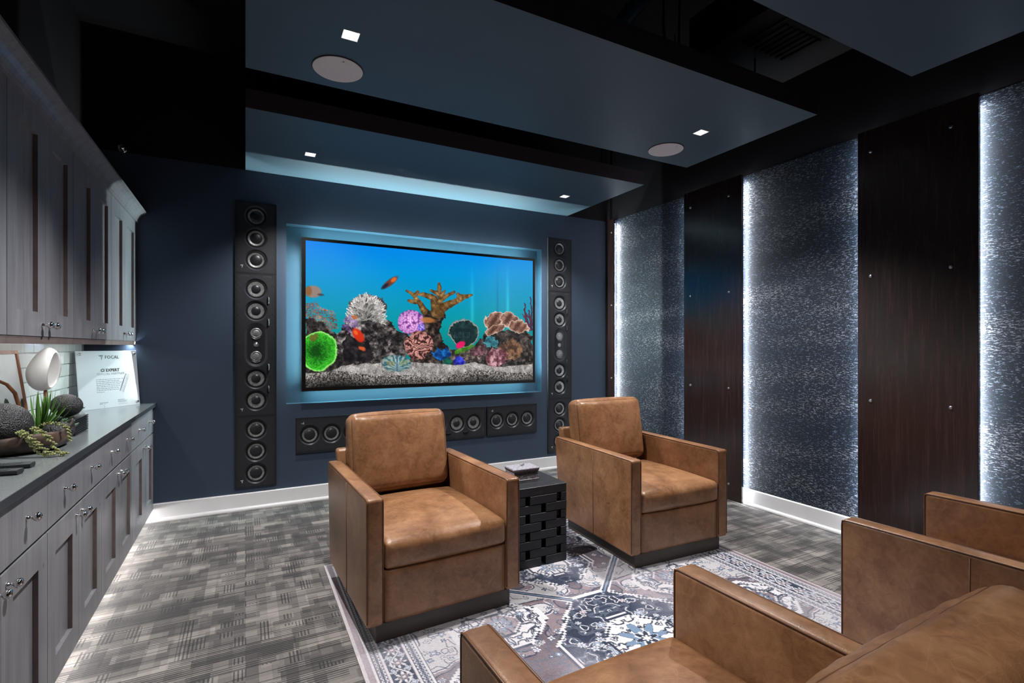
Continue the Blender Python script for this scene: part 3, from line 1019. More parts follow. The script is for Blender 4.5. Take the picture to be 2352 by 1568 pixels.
    lum = np.clip(146 + (G - 0.5) * 110 + (F2 - 0.5) * 130, 40, 226)
    put(np.clip((Y - top) / 6, 0, 1), np.stack([lum, lum * 0.97, lum * 0.95], -1))
    lum = np.clip((102 + (G2 - 0.5) * 190 + (G - 0.5) * 60) * np.clip(1.15 - (Y - edge) / 130, 0.12, 1.05), 6, 220)
    put(np.clip((Y - edge) / 8, 0, 1), np.stack([lum * 1.02, lum * 0.98, lum * 0.95], -1))
    # giant clam
    mk, q = ell(912, 1195, 118, 70, 0.04, 0.3)
    ang = np.arctan2(Y - 1235, np.abs(X - 918) + 1)
    k = (0.5 + 0.5 * np.sin(ang * 16 + F2 * 9))[..., None]
    put(mk, (np.array((58, 110, 130)) * (1 - k) + np.array((176, 200, 186)) * k) * (1.1 - 0.35 * np.clip(q, 0, 1))[..., None])
    put((np.abs(X - 918) < 7) * mk, (70, 92, 120), 0.7)
    mk, _ = ell(868, 1195, 34, 22, 0.2, 0.6); put(mk, (128, 112, 70), 0.55)
    mk, _ = ell(965, 1195, 34, 22, -0.2, 0.6); put(mk, (120, 132, 90), 0.55)
    # fish, drawn a little soft as they swim
    mk, q = ell(862, 530, 76, 24, -0.66, 0, 0.5); put(mk, (120, 46, 26), 0.9)
    mk, q = ell(892, 508, 26, 16, -0.66, 0, 0.6); put(mk, (226, 106, 40), 0.9)
    mk, q = ell(822, 560, 36, 14, -0.66, 0, 0.6); put(mk, (18, 26, 54), 0.8)
    mk, q = ell(245, 605, 66, 50, 0.05, 0, 0.25); put(mk, (150, 122, 112), 0.95)
    mk, q = ell(208, 600, 26, 40, 0, 0, 0.5); put(mk, (132, 84, 42), 0.8)
    mk, q = ell(305, 630, 26, 10, 0.1, 0, 0.6); put(mk, (70, 56, 58), 0.8)
    mk, q = ell(605, 962, 66, 36, 0.95, 0, 0.3); put(mk, (206, 44, 16), 0.95)
    mk, q = ell(585, 940, 22, 14, 0.9, 0, 0.6); put(mk, (240, 120, 40), 0.7)
    mk, q = ell(1436, 1046, 42, 26, -0.5, 0, 0.3); put(mk, (222, 24, 96), 0.95)
    mk, q = ell(1170, 840, 60, 22, 0.1, 0, 0.5); put(mk, (196, 120, 60), 0.75)
    mk, q = ell(640, 1072, 22, 16, 0.3, 0.4, 0.4); put(mk, (220, 92, 44), 0.9)
    return np.clip(I, 0, 255)

SW, SH = 640, 360
IMG = aquarium(SW, SH)
xs = np.linspace(SX0 - ox, SX1 - ox, SW)
zs = np.linspace(SZ1 - oz, SZ0 - oz, SH)
P = np.zeros((SH, SW, 3))
P[..., 0] = xs[None, :]
P[..., 2] = zs[:, None]
P[..., 1] = 0.001
obj('screen', picture_mesh('screen', P, IMG, 'screen_picture'), tv)

# ------------------------------------------------------------------ in-wall loudspeakers
SPW = 0.313
YPL, YDI = -0.018, -0.005       # front of the plate, bottom of the dishes

def ray_rect(th, a, b):
    c, s_ = math.cos(th), math.sin(th)
    return min(a / abs(c) if abs(c) > 1e-9 else 1e9, b / abs(s_) if abs(s_) > 1e-9 else 1e9)

def ray_stadium(th, r, hl):
    """stadium with straight half length hl along z"""
    c, s_ = math.cos(th), math.sin(th)
    if abs(c) > 1e-9 and abs(r / c * s_) <= hl:
        return abs(r / c)
    zc = math.copysign(hl, s_)
    b_ = s_ * zc
    return b_ + math.sqrt(max(b_ * b_ - zc * zc + r * r, 0))

def plate_cell(m, zc, hh, shape):
    """rectangular field of the plate round an opening; shape(th) gives the rim radius"""
    a = SPW / 2 - 0.018
    cor = math.atan2(hh, a)
    ths = sorted([2 * PI * k / 40 for k in range(40)] + [cor, PI - cor, PI + cor, 2 * PI - cor])
    n = len(ths)
    vo, vi = [], []
    for th in ths:
        R1, R2 = ray_rect(th, a, hh), shape(th)
        vo.append((R1 * math.cos(th), YPL, zc + R1 * math.sin(th)))
        vi.append((R2 * math.cos(th), YPL, zc + R2 * math.sin(th)))
    m.add(vo + vi, [(i, (i + 1) % n, n + (i + 1) % n, n + i) for i in range(n)])

def dish(m, zc, shape0, shape1, y0, y1, n=40):
    ths = [2 * PI * k / n for k in range(n)]
    v = [(shape0(t) * math.cos(t), y0, zc + shape0(t) * math.sin(t)) for t in ths] + [(shape1(t) * math.cos(t), y1, zc + shape1(t) * math.sin(t)) for t in ths]
    m.add(v, [(i, (i + 1) % n, n + (i + 1) % n, n + i) for i in range(n)])

_w = {}
def woofer_meshes(kind):
    if kind in _w:
        return _w[kind]
    cir = lambda r: (lambda t: r)
    d_ = M(); d_.smooth = True
    dish(d_, 0, cir(0.0885), cir(0.0765), YPL, YDI)
    su = M(); su.smooth = True
    su.lathe([(0.0765, -YDI), (0.074, -YDI + 0.003), (0.070, -YDI + 0.0035), (0.0655, -YDI + 0.001), (0.062, -YDI)], 40, '-y', cap=False)
    ro, ri = (0.062, 0.036) if kind == 'mid' else (0.062, 0.047)
    co = M(); co.smooth = True
    co.lathe([(ro, -YDI + 0.0005), ((ro + ri) / 2, -YDI - 0.0016), (ri, -YDI - 0.0035)], 40, '-y', cap=False)
    ca = M(); ca.smooth = True
    ca.lathe([(ri, -YDI - 0.0032), (ri * 0.9, -YDI + 0.002), (ri * 0.6, -YDI + 0.007), (ri * 0.25, -YDI + 0.0095), (0.0001, -YDI + 0.01)], 32, '-y', cap=False)
    _w[kind] = (d_.mesh('woofer', 'speaker_dish'), su.mesh('surround', 'rubber'), co.mesh('cone', 'steel_cone'), ca.mesh('dust_cap', 'cap_black'))
    return _w[kind]

b = NB('steel_cone')
nz = b.noise(b.coord((1, 1, 1)), 90.0, 4)
b.p(base=b.ramp(nz.outputs[0], [(0.3, s(120, 122, 126)), (0.7, s(176, 177, 178))]), rough=0.38, metal=0.55)

def woofer(t, zc, kind):
    a, su, co, ca = woofer_meshes(kind)
    w = obj('woofer', a, t, (0, 0, zc))
    obj('surround', su, w); obj('cone', co, w); obj('dust_cap', ca, w)

def frame_and_screws(t, hl):
    f = SPW / 2
    slab([-f, -f + 0.018, f - 0.018, f], [-hl, -hl + 0.010, hl - 0.010, hl], {(1, 1)}, -0.0185, 0.0, 'y').build('frame', 'speaker_frame', t)
    m = M()
    k = int(hl * 2 / 0.062)
    for sx in (-1, 1):
        for i in range(k):
            z = -hl + 0.045 + i * (2 * hl - 0.09) / (k - 1)
            for dx, dz in ((0.024, 0.0), (0.034, 0.017)):
                m.lathe([(0.0032, 0), (0.0026, 0.0012)], 6, '-y', (sx * (f - dx), YPL, z + dz * sx))
    stuff(m.build('screws', 'rubber', t))
    m = M(); brand_mark(m, -f + 0.05, -hl + 0.055, 0.022, YPL - 0.0006)
    m.build('logo', 'logo_silver', t)

def subwoofer(loc, label, rot=(0, 0, 0)):
    t = thing('wall_subwoofer', label, 'speaker', loc, 0, 'in-wall loudspeakers', rot)
    hl, sp = 0.2985, 0.184
    m = M()
    for i in (-1, 0, 1):
        z0, z1 = (i - 0.5) * sp, (i + 0.5) * sp
        if i == -1: z0 = -hl + 0.010
        if i == 1: z1 = hl - 0.010
        # keep the opening in the middle of its own third
        lo, hi = i * sp - z0, z1 - i * sp
        hh = min(lo, hi)
        plate_cell(m, i * sp, hh, lambda th: 0.0885)
        a = SPW / 2 - 0.018
        if lo > hh + 1e-6: m.add([(-a, YPL, z0), (a, YPL, z0), (a, YPL, i * sp - hh), (-a, YPL, i * sp - hh)], [(0, 1, 2, 3)])
        if hi > hh + 1e-6: m.add([(-a, YPL, i * sp + hh), (a, YPL, i * sp + hh), (a, YPL, z1), (-a, YPL, z1)], [(0, 1, 2, 3)])
    m.build('front_plate', 'speaker_plate', t)
    for i in (-1, 0, 1):
        woofer(t, i * sp, 'sub')
    frame_and_screws(t, hl)
    return t

def main_speaker(loc, label, rot=(0, 0, 0)):
    t = thing('wall_loudspeaker', label, 'speaker', loc, 0, 'in-wall loudspeakers', rot)
    hl, sp = 0.5995, 0.184
    a = SPW / 2 - 0.018
    zs_ = (0.470, 0.286, -0.286, -0.470)
    m = M()
    for z in zs_:
        plate_cell(m, z, 0.0915, lambda th: 0.0885)
    pod = lambda th: ray_stadium(th, 0.088, 0.098)
    pod2 = lambda th: ray_stadium(th, 0.068, 0.098)
    plate_cell(m, 0, 0.1935, pod)
    for z0, z1 in ((0.5615, hl - 0.01), (-hl + 0.01, -0.5615), (0.1935, 0.1945), (-0.1945, -0.1935), (0.3775, 0.3785), (-0.3785, -0.3775)):
        m.add([(-a, YPL, z0), (a, YPL, z0), (a, YPL, z1), (-a, YPL, z1)], [(0, 1, 2, 3)])
    m.build('front_plate', 'speaker_plate', t)
    for z in zs_:
        woofer(t, z, 'mid')
    # pod with two small midranges and the tweeter
    m = M(); m.smooth = True
    dish(m, 0, pod, pod2, YPL, YDI - 0.004, 48)
    p = m.build('midrange_pod', 'speaker_dish', t)
    m = M(); m.smooth = True
    n = 48
    ths = [2 * PI * k / n for k in range(n)]
    m.add([(pod2(q) * math.cos(q), YDI - 0.004, pod2(q) * math.sin(q)) for q in ths] + [(pod2(q) * 0.93 * math.cos(q), YDI - 0.0015, pod2(q) * 0.93 * math.sin(q)) for q in ths],
          [(i, (i + 1) % n, n + (i + 1) % n, n + i) for i in range(n)] + [tuple(range(n, 2 * n))])
    m.build('pod_plate', 'cap_black', p)
    for z, r, mt in ((0.098, 0.032, 'steel_cone'), (-0.098, 0.032, 'steel_cone'), (0.0, 0.015, 'steel')):
        m = M(); m.smooth = True
        y_ = 0.0015 - YDI * 0
        m.lathe([(r * 1.35, 0.001), (r * 1.2, 0.005), (r * 1.02, 0.004), (r, 0.002), (r * 0.8, 0.007), (r * 0.4, 0.0105), (0.0001, 0.011)], 28, '-y', (0, YDI - 0.0008, z), cap=False)
        m.build('midrange' if r > 0.02 else 'tweeter', mt, p)
    for z, sg in ((0.098, -1), (-0.098, -1)):
        pts = [(0.045 * math.sin(q), YDI - 0.006, z + sg * 0.050 * math.cos(q)) for q in np.linspace(-0.75, 0.75, 10)]
        m = M(); m.smooth = True; m.tube(pts, 0.0022, 6); m.build('waveguide_rim', 'steel', p)
    # black toggles on the plate edge
    for z in (0.378, 0.192, -0.192, -0.378):
        m = M(); m.smooth = True
        m.tube([(0.092, YPL - 0.002, z - 0.026), (0.092, YPL - 0.008, z - 0.018), (0.092, YPL - 0.008, z + 0.018), (0.092, YPL - 0.002, z + 0.026)], 0.008, 8)
        m.build('toggle', 'rubber', t)
    frame_and_screws(t, hl)
    for txt, x in (('FOCAL', -0.082), ('UTOPIA', 0.085)):
        o = obj('lettering', text_mesh(txt, 0.017, 0.0, spacing=1.2), t, (x, YPL - 0.0007, hl - 0.029), (R(90), 0, 0))
        o.data.materials.clear(); o.data.materials.append(MATS['logo_grey'])
    return t

for cx, side, side2 in ((0.0795, 'on the cabinet side of the television', 'cabinet side'), (3.1295, 'on the wallpaper side of the television', 'wallpaper side')):
    subwoofer((cx, YB, 2.2825), 'black three-driver wall speaker atop the column ' + side)
    main_speaker((cx, YB, 1.3835), 'long black seven-driver wall speaker in the tall column ' + side)
    subwoofer((cx, YB, 0.4845), 'black three-driver wall speaker ending the column near the floor, ' + side2)
ROT = (0, R(90), 0)
subwoofer((0.6865, YB, 0.588), 'horizontal black three-driver wall speaker under the television, toward the cabinets', ROT)
main_speaker((1.607, YB, 0.588), 'horizontal long black wall speaker in the middle under the television', ROT)
subwoofer((2.5265, YB, 0.588), 'horizontal black three-driver wall speaker under the television, toward the wallpaper', ROT)

# ------------------------------------------------------------------ cabinets along the left wall
XB, XU = -0.636, -0.745          # fronts of the base and wall cabinets
SEAMS = [1.62, 2.41, 3.19, 3.985, 4.797]

def knob_mesh():
    m = M(); m.smooth = True
    m.lathe([(0.0085, 0.0), (0.009, 0.003), (0.0062, 0.006), (0.0048, 0.012), (0.0058, 0.016), (0.011, 0.0195), (0.0148, 0.025),
             (0.0152, 0.030), (0.0125, 0.0355), (0.006, 0.039), (0.0001, 0.0398)], 20, 'x', cap=False)
    return m.mesh('knob', 'chrome')
KNOB = knob_mesh()

def door(t, y0, y1, z0, z1, x, knob_y, knob_z, stile=0.088, rail=0.098):
    """framed door with a recessed panel, front at x"""
    th = 0.024
    m = slab([y0, y0 + stile, y1 - stile, y1], [z0, z0 + rail, z1 - rail, z1], {(1, 1)}, x - th, x, 'x')
    d_ = m.build('door', ['grey_washed_wood', 'worn_wood_edge'], t, tidy=True)
    for p in d_.data.polygons:
        c = p.center
        if abs(p.normal.x) < 0.5 and y0 + stile - 0.001 < c.y < y1 - stile + 0.001 and z0 + rail - 0.001 < c.z < z1 - rail + 0.001:
            p.material_index = 1 if abs(p.normal.y) > 0.5 else 0
    bx('panel', x - th, x - 0.0155, y0 + stile - 0.001, y1 - stile + 0.001, z0 + rail - 0.001, z1 - rail + 0.001, 'grey_washed_wood', d_)
    obj('knob', KNOB, d_, (x, knob_y, knob_z))
    return d_

place = ['next to the plaque and the television wall', 'second from the television wall', 'third from the television wall', 'fourth from the television wall']
for i in range(4):
    a, b_ = SEAMS[i], SEAMS[i + 1]
    mid = (a + b_) / 2
    g = 0.002
    t = thing('base_cabinet', 'grey base cabinet, one drawer over two doors, ' + place[3 - i], 'cabinet', (0, 0, 0), 0, 'grey base cabinets')
    t.location = ((XL + XB) / 2, mid, 0)
    o_ = (t.location.x, t.location.y, 0)
    lx, ly = (lambda v: v - o_[0]), (lambda v: v - o_[1])
    bx('body', lx(XL), lx(XB) - 0.0245, ly(a), ly(b_), 0.10, 0.898, 'grey_washed_wood', t)
    bx('toe_kick', lx(XL), lx(XB) - 0.085, ly(a), ly(b_), 0.0, 0.10, 'grey_washed_wood', t)
    bx('light_strip', lx(XB) - 0.080, lx(XB) - 0.066, ly(a) + 0.004, ly(b_) - 0.004, 0.091, 0.0995, 'toe_light', t)
    dr = bx('drawer', lx(XB) - 0.024, lx(XB), ly(a) + g, ly(b_) - g, 0.703, 0.893, 'grey_washed_wood', t, 0.002, 1)
    w = b_ - a
    for q in (0.25, 0.75):
        obj('knob', KNOB, dr, (lx(XB), ly(a + w * q), 0.806))
    door(t, ly(a) + g, ly(mid) - g / 2, 0.102, 0.692, lx(XB), ly(mid) - 0.04, 0.652)
    door(t, ly(mid) + g / 2, ly(b_) - g, 0.102, 0.692, lx(XB), ly(mid) + 0.04, 0.652)

    t = thing('wall_cabinet', 'grey two-door wall cabinet, ' + place[3 - i].replace('plaque and the television wall', 'television wall'), 'cabinet', ((XL + XU) / 2, mid, 1.41), 0, 'grey wall cabinets')
    lx, ly = (lambda v: v - (XL + XU) / 2), (lambda v: v - mid)
    bx('body', lx(XL), lx(XU) - 0.0245, ly(a), ly(b_), 0.004, 0.93, 'grey_washed_wood', t)
    bx('underside', lx(XL) + 0.012, lx(XU) - 0.003, ly(a), ly(b_), -0.006, 0.004, 'worn_wood_edge', t)
    door(t, ly(a) + g, ly(mid) - g / 2, 0.001, 0.915, lx(XU), ly(mid) - 0.042, 0.047)
    door(t, ly(mid) + g / 2, ly(b_) - g, 0.001, 0.915, lx(XU), ly(mid) + 0.042, 0.047)
    bx('light_rail', lx(XU) - 0.022, lx(XU) - 0.004, ly(a), ly(b_), -0.030, -0.006, 'worn_wood_edge', t)
    bx('light_bar', lx(XU) - 0.11, lx(XU) - 0.09, ly(a) + 0.05, ly(b_) - (0.45 if i == 3 else 0.05), -0.010, -0.006, 'under_light', t)

# crown moulding over the wall cabinets
prof = [(0.0, 2.322), (0.012, 2.322), (0.014, 2.330), (0.010, 2.334), (0.016, 2.338), (0.022, 2.356), (0.034, 2.375), (0.052, 2.390), (0.066, 2.396), (0.066, 2.408), (0.0, 2.408), (-0.02, 2.408), (-0.02, 2.322)]
m = M(); m.prism([(XU + p[0], p[1]) for p in prof], 'y', SEAMS[0], YB - 0.001)
cr = m.build('crown_moulding', 'grey_washed_wood')
tag(cr, 'long grey crown moulding along the top of the wall cabinets', 'moulding')
# counter
ct = bx('countertop', XL + 0.0005, -0.618, SEAMS[0], YB - 0.001, 0.8985, 0.927, ['quartz', 'quartz_edge'], None, 0.0015, 1)
for p in ct.data.polygons:
    if p.normal.x > 0.5:
        p.material_index = 1
tag(ct, 'long dark grey polished stone countertop on the base cabinets', 'countertop')
# small round lamp under the last wall cabinet
t = thing('puck_light', 'small round lamp under the wall cabinet next to the television wall', 'lamp', (-0.768, 4.764, 1.404))
M().lathe([(0.03, 0.0), (0.03, -0.009), (0.024, -0.011), (0.024, -0.006)], 24, cap=False).build('housing', 'steel', t)
M().lathe([(0.0, -0.0065), (0.0235, -0.0065), (0.0235, -0.008), (0.0, -0.008)], 24, cap=False).build('lens', 'puck_glow', t)

# ------------------------------------------------------------------ things on the counter
ZC = 0.927
# plaque in the corner
AL = math.radians(49.5)
pw, ph = 0.44, 0.412
bl = Vector((-1.0, 4.425))
pc = bl + Vector((math.cos(AL), math.sin(AL))) * (pw / 2)
pq = thing('award_plaque', 'white square award plaque with black lettering leaning in the corner on the counter', 'plaque', (pc.x, pc.y, ZC), 0, None, (R(-5.5), 0, AL))
bx('board', -pw / 2, pw / 2, 0.0, 0.006, 0.0, ph, 'plaque_white', pq, 0.001, 1)
m = M(); m.smooth = True
m.lathe([(0.009, -0.004), (0.009, 0.008), (0.0075, 0.0105), (0.0001, 0.011)], 18, '-y', cap=False)
sc_me = m.mesh('standoff_screw', 'chrome')
for x in (-pw / 2 + 0.022, pw / 2 - 0.022):
    for z in (0.024, ph - 0.024):
        obj('standoff_screw', sc_me, pq, (x, 0, z))
U = lambda f: -pw / 2 + f * pw
V = lambda f: ph * (1 - f)
def letter(txt, size, fx, fz, mat, bold=0.0, sp=1.0):
    o = obj('lettering', text_mesh(txt, size, bold, spacing=sp), pq, (U(fx), -0.0012, V(fz)), (R(90), 0, 0))
    o.data.materials.clear(); o.data.materials.append(MATS[mat])
m = M(); brand_mark(m, U(0.385), V(0.115), 0.030, -0.0012); m.build('logo', 'ink', pq)
letter('FOCAL', 0.032, 0.565, 0.138, 'ink', 0.0004, 1.05)
letter('CI EXPERT', 0.029, 0.52, 0.365, 'ink', 0.0010, 1.02)
letter('OFFICIAL PARTNER', 0.0225, 0.53, 0.425, 'ink_light', -0.0001, 1.05)
m = M()
for i in range(8):
    f = 0.50 + i * 0.031
    x, xe = U(0.28), U((0.73, 0.66, 0.70, 0.69, 0.68, 0.665, 0.65, 0.42)[i])
    while x < xe - 0.008:
        l_ = min(random.uniform(0.008, 0.026), xe - x)
        ribbon(m, [(x, V(f)), (x + l_, V(f))], 0.0034, -0.0012)
        x += l_ + 0.004
for fx, fz, ww in ((0.31, 0.905, 0.14), (0.31, 0.925, 0.05), (0.61, 0.875, 0.12), (0.61, 0.895, 0.16), (0.61, 0.915, 0.15)):
    ribbon(m, [(U(fx), V(fz)), (U(fx) + ww * pw, V(fz))], 0.0028, -0.0012)
m.build('small_print', 'ink_light', pq)
m = M()
ribbon(m, [(U(0.40), V(0.925)), (U(0.375), V(0.95)), (U(0.385), V(0.965)), (U(0.37), V(0.972)), (U(0.395), V(0.978))], 0.0012, -0.0012)
m.build('signature', 'ink', pq)
m = M()
ribbon(m, [(U(0.62 + 0.02 * i), V(0.95 + 0.012 * math.sin(i * 2.3))) for i in range(9)], 0.0012, -0.0012)
m.build('signature', 'ink', pq)
# outline drawing of a slim speaker on the plaque
m = M()
c0, c1 = Vector((U(0.815), V(0.43))), Vector((U(0.69), V(0.735)))
dv = (c1 - c0).normalized(); nv = Vector((-dv.y, dv.x)) * 0.0125
q = [c0 + nv, c0 - nv, c1 - nv, c1 + nv, c0 + nv]
ribbon(m, [(a.x, a.y) for a in q], 0.0018, -0.0012)
ribbon(m, [((c0 - nv * 1.25).x, (c0 - nv * 1.25).y), ((c1 - nv * 1.25).x, (c1 - nv * 1.25).y)], 0.0032, -0.0012)
for k in range(7):
    cc = c0 + (c1 - c0) * (k + 0.5) / 7
    ribbon(m, [(cc.x + 0.0068 * math.cos(a), cc.y + 0.0068 * math.sin(a)) for a in np.linspace(0, 2 * PI, 13)], 0.0014, -0.0012)
m.build('speaker_drawing', 'ink_light', pq)

# framed landscape leaning on the tiles
pf = thing('picture_frame', 'wood framed landscape painting leaning against the white tiles', 'picture', (-0.988, 3.30, ZC), 0, None, (0, R(-7.6), 0))
fw_, fh_ = 0.185, 0.425
slab([-fw_, -fw_ + 0.017, fw_ - 0.017, fw_], [0, 0.017, fh_ - 0.017, fh_], {(1, 1)}, -0.012, 0.008, 'x').build('frame', 'frame_wood', pf, bevel=0.002, bseg=1)
hh_, ww_ = 90, 90
sky = np.ones((hh_, ww_, 3)) * np.array((206, 214, 216)) + (fractal((hh_, ww_), 30, 91)[..., None] - 0.5) * 30
vv = np.linspace(0, 1, hh_)[:, None]
tr = (vv > 0.66 + 0.22 * (fractal((hh_, ww_), 14, 92) - 0.5) + 0.16 * np.cos(np.linspace(0, 9, ww_))[None, :] * 0.6)[..., None]
grn = np.array((58, 78, 62)) + (fractal((hh_, ww_), 6, 93)[..., None] - 0.5) * np.array((90, 100, 90))
grn = np.where((vv > 0.9)[..., None] & np.ones((hh_, ww_, 1), bool), grn * 0.6 + np.array((90, 60, 34)) * 0.4, grn)
art = np.where(tr, grn, sky)
P = np.zeros((hh_, ww_, 3))
P[..., 1] = np.linspace(-fw_ + 0.016, fw_ - 0.016, ww_)[None, :]
P[..., 2] = np.linspace(fh_ - 0.016, 0.016, hh_)[:, None]
obj('canvas', picture_mesh('canvas', P, art, 'painted_canvas'), pf)
bx('backing', -0.011, -0.001, -fw_ + 0.016, fw_ - 0.016, 0.016, fh_ - 0.016, 'frame_wood', pf)

# bent branch on a foot
t = thing('bent_branch', 'bent brown branch ornament standing in front of the framed painting', 'ornament', (-0.935, 3.17, ZC))
m = M(); m.smooth = True
m.tube([(0.0, 0, 0.01), (-0.002, 0, 0.10), (-0.004, 0, 0.17), (-0.014, -0.01, 0.225), (-0.036, -0.03, 0.268), (-0.064, -0.06, 0.292), (-0.085, -0.1, 0.296)], 0.0075, 10,
       radii=[0.009, 0.0085, 0.008, 0.008, 0.0075, 0.007, 0.004])
m.build('branch', 'brown_wood', t)
m = M(); m.smooth = True; m.lathe([(0.024, 0), (0.024, 0.008), (0.02, 0.012), (0.0001, 0.012)], 20, cap=False); m.build('foot', 'brown_wood', t)

# white hollow egg on a wooden post
t = thing('egg_sculpture', 'white hollow egg sculpture on a thin brown wooden post', 'sculpture', (-0.945, 3.55, ZC))
n_ = Vector((0.975, -0.21, -0.06)).normalized()
e1 = n_.cross(Vector((0, 0, 1))).normalized()
e2 = e1.cross(n_).normalized()
tilt = Vector((0.17, 0.0, 1.0)).normalized()
def egg(rn, r1, r2, psi0, psi1, k, flip=False):
    Pg = np.zeros((k + 1, 41, 3))
    for i in range(k + 1):
        psi = psi0 + (psi1 - psi0) * i / k
        for j in range(41):
            ph_ = 2 * PI * j / 40
            p = n_ * (rn * math.cos(psi)) + (e1 * (r1 * math.cos(ph_)) + e2 * (r2 * math.sin(ph_))) * math.sin(psi)
            if p.z > 0: p.z *= 1.08
            # slight forward lean and narrower top
            sq = 1 - 0.22 * max(0, p.z / r2)
            p.x, p.y = p.x * sq + p.z * 0.10, p.y * sq - p.z * 0.03
            Pg[i, j] = p
    return Pg
m = M(); m.smooth = True
Po, Pi_ = egg(0.078, 0.070, 0.111, 0.98, PI, 24), egg(0.068, 0.061, 0.101, 1.0, PI, 20)
m.grid(Po); m.grid(Pi_[:, ::-1])
m.grid(np.stack([Po[0], Pi_[0]])[:, ::-1])
m.build('shell', 'sculpture_white', t, (0, 0, 0.316), tidy=True, fix=True)
m = M(); m.smooth = True; m.lathe([(0.0075, 0.0), (0.0075, 0.212)], 14); m.build('post', 'brown_wood', t)
m = M(); m.smooth = True; m.lathe([(0.035, 0), (0.035, 0.010), (0.031, 0.014), (0.0001, 0.014)], 24, cap=False); m.build('foot', 'brown_wood', t)

# carved log bowl
plain('bowl_wood_fallback', s(70, 55, 48), 0.5)
def mat_bowl():
    b = NB('log_bowl_wood')
    n = b.noise(b.coord((6, 14, 30)), 1.6, 5, 0.6, 0.6)
    g = b.noise(b.coord((1, 1, 1)), 7.0, 3)
    c = b.ramp(n.outputs[0], [(0.3, s(28, 23, 22)), (0.6, s(54, 43, 39)), (0.8, s(72, 58, 52))])
    c = b.mix(b.ramp(g.outputs[0], [(0.56, (0, 0, 0)), (0.72, (1, 1, 1))]), c, (*s(104, 82, 72), 1))
    b.p(base=c, rough=0.5, spec=0.35, normal=b.bump(n.outputs[0], 0.4, 0.004))
mat_bowl()
t = thing('log_bowl', 'dark carved log bowl holding black balls and plants', 'bowl', (-0.872, 2.905, ZC))
NB_, KB = 48, 0
prof = [(0.0, 0.0), (0.70, 0.0), (0.90, 0.012), (1.0, 0.042), (0.985, 0.075), (0.955, 0.084), (0.915, 0.076), (0.88, 0.045), (0.75, 0.022), (0.0, 0.018)]
Pg = np.zeros((len(prof), NB_ + 1, 3))
for i, (r_, z) in enumerate(prof):
    for j in range(NB_ + 1):
        a = 2 * PI * (j % NB_) / NB_
        c, s_ = math.cos(a), math.sin(a)
        rx, ry = 0.184, 0.205
        sup = (abs(c) ** 2.6 + abs(s_) ** 2.6) ** (-1 / 2.6)
        wob = 1 + 0.018 * math.sin(3 * a + 0.6) + 0.012 * math.sin(7 * a)
        zz = z * (1 + 0.06 * math.sin(2 * a + 1.2) + 0.05 * math.sin(5 * a))
        # the end by the box rises into a knuckle
        zz += 0.022 * max(0, math.cos(a - 0.45)) ** 10 * (z / 0.084)
        Pg[i, j] = (rx * r_ * sup * c * wob, ry * r_ * sup * s_ * wob, zz)
m = M(); m.smooth = True; m.grid(Pg); m.build('bowl', 'log_bowl_wood', t, tidy=True)

def ball(loc, rx, rz, label, rot=(0, 0, 0)):
    m = M(); m.smooth = True
    m.lathe([(max(rx * math.sin(PI * k / 20), 0.0001), -rz * math.cos(PI * k / 20)) for k in range(21)], 36, cap=False)
    # fine horizontal grooves
    o = m.build('decor_ball', 'black_textured_ball', None, loc, rot)
    tag(o, label, 'ornament', 'black textured ornaments')
ball((-0.893, 2.845, 1.040), 0.096, 0.093, 'large black rough ball lying in the log bowl')
ball((-0.738, 2.93, 0.992), 0.056, 0.044, 'small black oval stone in the log bowl beside the trailing succulents')

bxm = thing('ribbed_box', 'low black ribbed box behind the log bowl', 'box', (-0.822, 3.325, ZC))
bx('body', -0.074, 0.074, -0.112, 0.112, 0.0, 0.083, 'box_black', bxm, 0.002, 1)
rib = slab([-0.08, -0.0735, 0.0735, 0.08], [-0.118, -0.1115, 0.1115, 0.118], {(1, 1)}, 0.0, 0.0055).mesh('rib', 'box_black', tidy=True)
for k in range(9):
    obj('rib', rib, bxm, (0, 0, 0.003 + k * 0.0092))
ball((-0.806, 3.335, 1.012 + 0.0565), 0.066, 0.0575, 'black grooved egg-shaped ornament on top of the ribbed box', (0.1, 0.18, 0.3))

# spiky plant: every leaf its own blade
def blade(len_, w, curve):
    m = M(); m.smooth = True
    n = 7
    vs, fs = [], []
    for i in range(n + 1):
        f = i / n
        ww = w * (0.55 + 0.9 * f) * (1 - f) ** 0.75 * 1.5 if f < 1 else 0.0002
        ww = max(ww, 0.0003)
        zc = len_ * f
        y = curve * f * f
        vs += [(-ww, y, zc), (0, y - ww * 0.45, zc), (ww, y, zc)]
    for i in range(n):
        a = i * 3
        fs += [(a, a + 1, a + 4, a + 3), (a + 1, a + 2, a + 5, a + 4)]
    m.add(vs, fs)
    return m
BL = [blade(0.135, 0.0068, 0.02).mesh('leaf', 'leaf_green', fix=False), blade(0.115, 0.006, 0.012).mesh('leaf', 'leaf_green', fix=False), blade(0.15, 0.005, 0.035).mesh('leaf', 'leaf_green', fix=False)]
t = thing('spiky_plant', 'spiky green leafed succulent growing out of the log bowl', 'plant', (-0.818, 2.985, 0.958))
g = random.Random(4)
